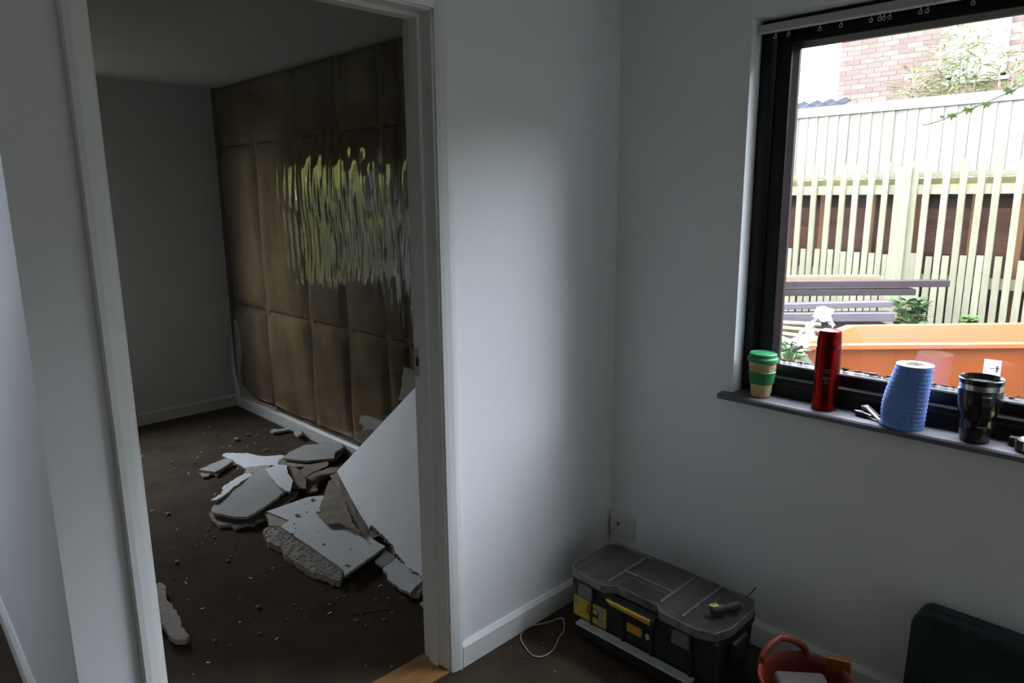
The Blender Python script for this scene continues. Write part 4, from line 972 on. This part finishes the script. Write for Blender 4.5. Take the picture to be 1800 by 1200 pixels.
inb = [p + Vector((0, 0, .02)) + (ctr.xy.to_3d() - p.xy.to_3d()) * .02 for p in bt]
b = MB(); b.add(tp + bt + inn + inb, [(0, 1, 5, 4), (1, 2, 6, 5), (2, 3, 7, 6), (3, 0, 4, 7), (4, 5, 6, 7), (0, 8, 9, 1), (1, 9, 10, 2), (2, 10, 11, 3), (3, 11, 8, 0), (8, 12, 13, 9), (9, 13, 14, 10), (10, 14, 15, 11), (11, 15, 12, 8), (12, 15, 14, 13)])
b.build('tub', 'skip_orange', sk, True)
b = MB()
for i in range(4):
    p, q = tp[i], tp[(i + 1) % 4]; m_ = (p + q) / 2; d_ = q - p; out_ = (m_ - ctr).to_2d().to_3d(); nn = Vector((d_.y, -d_.x, 0)).normalized()
    if nn.dot(m_ - ctr) < 0: nn = -nn
    b.obox(m_ + nn * .012 + Vector((0, 0, -.014)), d_ / 2 + d_.normalized() * .012, nn * .012, (0, 0, .016))
b.build('rim', 'skip_orange', sk, True, bevel=.004)
p0 = inn[3].lerp(inn[2], .22).lerp(inb[3].lerp(inb[2], .22), .30); p1 = inn[3].lerp(inn[2], .62).lerp(inb[3].lerp(inb[2], .62), .75)
MB().tube([p0 - wd * .002, p1 - wd * .002], .012, 8).build('pressed_rib', 'skip_orange', sk, True)
p0 = inn[3].lerp(inn[2], .42); 
b = MB()
for k in range(9):
    q = N1.lerp(N3, .35 + k * .02 + random.uniform(-.004, .004)) - wd * .0245 + Vector((0, 0, -.014 + random.uniform(-.006, .006))); b.obox(q, ld * random.uniform(.008, .02), wd * .001, (0, 0, random.uniform(.002, .005)))
b.build('scuff', 'scuff_grey', sk, True)
for k in (.25, .75):
    q = bt[0].lerp(bt[1], k).lerp(bt[3].lerp(bt[2], k), .5); MB().obox((q.x, q.y, (zb + gz) / 2), ld * .06, wd * .26, (0, 0, (zb - gz) / 2)).build('skid', 'scuff_grey', sk, True)

# mound with weeds, canes and wrap to the left of the skip
b = MB(); nn_ = 18; G = []
mc = pix(1392, 640, 1, 2.6); mc = Vector((mc.x - .30, 2.2, gz))
for j in range(7):
    for i in range(nn_):
        a = 2 * PI * i / nn_; r = .85 * (1 - j / 6.0) + .02; z = .50 * math.sin(j / 6 * PI / 2) + random.uniform(-.02, .02) * (j > 0)
        G.append(mc + Vector((math.cos(a) * r * .62, math.sin(a) * r * .75, z - .01 * (j == 0))))
b.add(G, [(j * nn_ + i, j * nn_ + (i + 1) % nn_, (j + 1) * nn_ + (i + 1) % nn_, (j + 1) * nn_ + i) for j in range(6) for i in range(nn_)])
b.f.append([6 * nn_ + i for i in range(nn_)]); b.m.append(0)
tag(b.build('soil_heap', 'soil', smooth=True, ang=180), 'heap of soil and weeds outside beside the orange skip', 'soil heap')
for k, (u1, v1, u2, v2, Y) in enumerate([(1376, 568, 1440, 571, 3.45), (1374, 577, 1445, 583, 3.25), (1372, 587, 1450, 597, 3.05), (1374, 598, 1420, 604, 2.85)]):
    a, c = pix(u1, v1, 1, Y - .25), pix(u2, v2, 1, Y + .15); a = a + (a - c) * .8
    tag(MB().tube([a, a.lerp(c, .5), c], .022, 8).build('bamboo_cane', 'cane', smooth=True), ('topmost', 'second', 'third', 'lowest')[k] + ' pale bamboo cane beside the orange skip outside', 'cane', 'canes by the soil heap')
def leafquad(c, d, up, L, W, b, m=0, fold=.25):
    d = d.normalized(); s = d.cross(up).normalized(); n = s.cross(d)
    p = [c, c + d * L * .35 + s * W + n * L * fold * .3, c + d * L * .75 + s * W * .7, c + d * L - n * L * fold * .3, c + d * L * .75 - s * W * .7, c + d * L * .35 - s * W + n * L * fold * .3, c + d * L * .5]
    b.add(p, [(0, 1, 6), (1, 2, 6), (2, 3, 6), (3, 4, 6), (4, 5, 6), (5, 0, 6)], m)
def weed(u, v, Y, H, n, L, W, label, seed, lift=0):
    rr = random.Random(seed); base = pix(u, v, 1, Y); z0 = base.z; base = Vector((base.x, base.y, gz + lift))
    t = thing('weed_plant', base, label, 'plant', 'weeds outside the window'); b = MB(); s = MB()
    for k in range(n):
        a = rr.uniform(0, 2 * PI); r = rr.uniform(.2, 1) * H * .55; h = (z0 - gz - lift) + rr.uniform(.15, 1) * H * (1 - .3 * r / H)
        tip = Vector((math.cos(a) * r, math.sin(a) * r, h))
        s.tube([(0, 0, 0), tip * .6 + Vector((0, 0, .05)), tip], [.006, .005, .002], 5)
        for q in range(3): leafquad(tip, Vector((math.cos(a + rr.uniform(-1.2, 1.2)), math.sin(a + rr.uniform(-1.2, 1.2)), rr.uniform(-.3, .6))), Vector((0, 0, 1)), L * rr.uniform(.7, 1.2), W * rr.uniform(.7, 1.2), b)
    b.build('leaves', 'leaf_green', t, smooth=False); s.build('stems', 'leaf_green', t)
weed(1600, 572, 4.45, .24, 26, .11, .045, 'leafy green weed growing at the end of the board stack', 3)
weed(1702, 571, 4.7, .07, 14, .07, .035, 'small pale weed at the foot of the picket fence', 5)
weed(1385, 640, 2.2, .16, 18, .08, .03, 'low weed on the soil heap beside the skip', 8, .42)
# crumpled clear wrap
p = [pix(u, v, 1, 2.12) for u, v in [(1400, 604), (1416, 586), (1428, 568), (1438, 553), (1447, 550), (1456, 562), (1464, 572)]]
b = MB(); G = []; K = 10
P2 = smooth_path(p, 4)
for i, q in enumerate(P2):
    wdt = .055 + .035 * math.sin(i * .5)
    for k in range(K):
        a = 2 * PI * k / K; r = wdt * random.uniform(.2, .75)
        G.append(q + Vector((math.cos(a) * r, math.sin(a) * r * .8, math.sin(a) * r * .7)))
b.add(G, [(i * K + k, i * K + (k + 1) % K, (i + 1) * K + (k + 1) % K, (i + 1) * K + k) for i in range(len(P2) - 1) for k in range(K)])
tag(b.build('plastic_wrap', 'clear_wrap'), 'crumpled clear plastic wrap lying by the orange skip', 'plastic wrap')

# willow-leaved shrub behind the fence
def shrub(name, loc, label, mats, specs, seed, L=(.11, .20), W=.012, n=150):
    rr = random.Random(seed); t = thing(name, loc, label, 'shrub'); b = MB(); s = MB()
    for (dx, dy, h, lean) in specs:
        P = [Vector((dx * k / 8 * lean + rr.uniform(-.02, .02), dy * k / 8, h * k / 8)) for k in range(9)]
        s.tube(P, [.014 * (1 - k / 9.5) + .003 for k in range(9)], 6)
        for k in range(n):
            f = rr.uniform(.45, 1.0); q = P[0].lerp(P[-1], f); a = rr.uniform(0, 2 * PI)
            br_ = Vector((math.cos(a), math.sin(a), rr.uniform(-.1, .7))); base = q + br_ * rr.uniform(0, .34) * (1.3 - f)
            leafquad(base, br_ + Vector((rr.uniform(-.4, .4), rr.uniform(-.4, .4), rr.uniform(-.5, .2))), Vector((0, 0, 1)), rr.uniform(*L), W, b)
    b.build('leaves', mats[0], t); s.build('stems', mats[1], t); return t
c = pix(1700, 160, 1, 7.3); c.z = gz
sp_ = [(pix(u, v, 1, 7.3).x - c.x, random.uniform(-.2, .2), pix(u, v, 1, 7.3).z - gz, 1.0) for u, v in [(1690, 20), (1715, 5), (1650, 70), (1668, 95), (1610, 120), (1640, 130), (1580, 150), (1735, 60), (1760, 100), (1700, 90), (1810, 60), (1790, 110), (1720, 130), (1680, 140)]]
shrub('willow_shrub', c, 'feathery pale green shrub rising above the board fence', ('willow_green', 'willow_stem'), sp_, 4)

# ivy strand by the window
iv = pix(1700, 195, 1, .75)
it = thing('ivy_strand', Vector((iv.x + .35, .75, 1.95)), 'thin trailing ivy strand with small green leaves outside the pane', 'ivy')
P_ = smooth_path([pix(u, v, 1, .75) for u, v in [(1870, 100), (1800, 148), (1760, 168), (1725, 184), (1690, 197), (1650, 213), (1628, 219), (1621, 218)]], 3)
P_ = [P_[0] + Vector((.25, -.45, .40)), P_[0] + Vector((.12, -.25, .17))] + P_
MB().tube(P_, .0016, 6).build('stem', 'ivy_stem', it, True, smooth=True)
def ivy_leaf(u, v, s, ang):
    c = pix(u, v, 1, .748); b = MB()
    ol_ = [(0, .0), (.35, .15), (.95, .05), (.55, .45), (.60, .95), (.15, .70), (-.25, 1.25), (-.40, .65), (-.95, .60), (-.60, .20), (-.70, -.15), (-.20, .08)]
    ca, sa = math.cos(ang), math.sin(ang)
    pts = [c + Vector(((x * ca - y * sa) * s * .75, (x * .25 + y * .2) * s, -(x * sa + y * ca) * s * .75)) for x, y in ol_]
    b.prism(pts, (0, .0008, 0)).build('leaf', 'ivy_green', it, True)
for u, v, s, a in [(1657, 203, .013, .2), (1673, 199, .026, -.2), (1703, 189, .026, .1), (1735, 180, .022, .2), (1776, 155, .026, .3), (1795, 142, .022, 2.6), (1632, 215, .009, 2.8), (1716, 186, .008, 0)]: ivy_leaf(u, v, s, a)

# side garden seen mirrored in the polythene: another stretch of picket fence before a hedge
sf = thing('side_fence', (-5.6, -1.6, gz), 'picket fence in the side garden, mirrored in the polythene', 'fence')
pk = None
for i in range(26):
    loc = (0, -1.7 + i * .135, 0)
    if pk is None: pk = MB().box(-.012, .012, -.03, .03, 0, 1.72).build('picket', 'lattice_wood', sf); pk.location = loc
    else: inst(pk, loc, sf)
for z in (.55, .95, 1.40): MB().box(.013, .05, -1.8, 1.8, z, z + .08).build('rail', 'lattice_wood', sf)
hg = thing('hedge', (-6.7, -1.6, gz), 'yellow-green hedge in the side garden', 'hedge'); rr = random.Random(9); b = MB()
for k in range(2600):
    q = Vector((rr.uniform(-.5, .5), rr.uniform(-2.6, 2.6), rr.uniform(.1, 2.7)))
    leafquad(q, Vector((rr.uniform(-.2, 1), rr.uniform(-1, 1), rr.uniform(-.6, .8))), Vector((.1, 0, 1)), rr.uniform(.10, .18), .05, b)
b.build('leaves', 'hedge_green', hg)
b = MB(); b.blob((-.1, 0, 1.2), 1.0, sq=(.35, 3.4, 1.5), rough=.05, sub=4); b.build('inner_foliage', 'hedge_green', hg)
MB().tube([(0, 0, 0), (.05, .1, 1.0), (0, 0, 1.7)], .05, 8).build('stems', 'willow_stem', hg)

# unseen tall hedge added on the right to block low sky light
bh_ = thing('shading_hedge', (5.6, 5.0, gz), 'unseen tall dark hedge added to block low sky light', 'hedge'); b = MB(); G = []; nx_, nz_ = 26, 14; rr = random.Random(12)
for sgn in (-1, 1):
    for j in range(nz_ + 1):
        for i in range(nx_ + 1):
            t = j / nz_; G.append(Vector((sgn * (.45 - .28 * max(0, t - .8) / .2) + rr.uniform(-.09, .09), -3.0 + 8.2 * i / nx_, 3.3 * t + rr.uniform(-.08, .08) * (j > 0))))
q_ = (nx_ + 1) * (nz_ + 1)
fs = [(o + j * (nx_ + 1) + i, o + j * (nx_ + 1) + i + 1, o + (j + 1) * (nx_ + 1) + i + 1, o + (j + 1) * (nx_ + 1) + i) for o in (0, q_) for j in range(nz_) for i in range(nx_)]
fs += [(nz_ * (nx_ + 1) + i, nz_ * (nx_ + 1) + i + 1, q_ + nz_ * (nx_ + 1) + i + 1, q_ + nz_ * (nx_ + 1) + i) for i in range(nx_)]
fs += [(j * (nx_ + 1) + e, (j + 1) * (nx_ + 1) + e, q_ + (j + 1) * (nx_ + 1) + e, q_ + j * (nx_ + 1) + e) for j in range(nz_) for e in (0, nx_)]
M('yew_green', (0.035, 0.040, 0.024), 0.8, var=0.3, vs=4)
b.add(G, fs).build('foliage', 'yew_green', bh_)
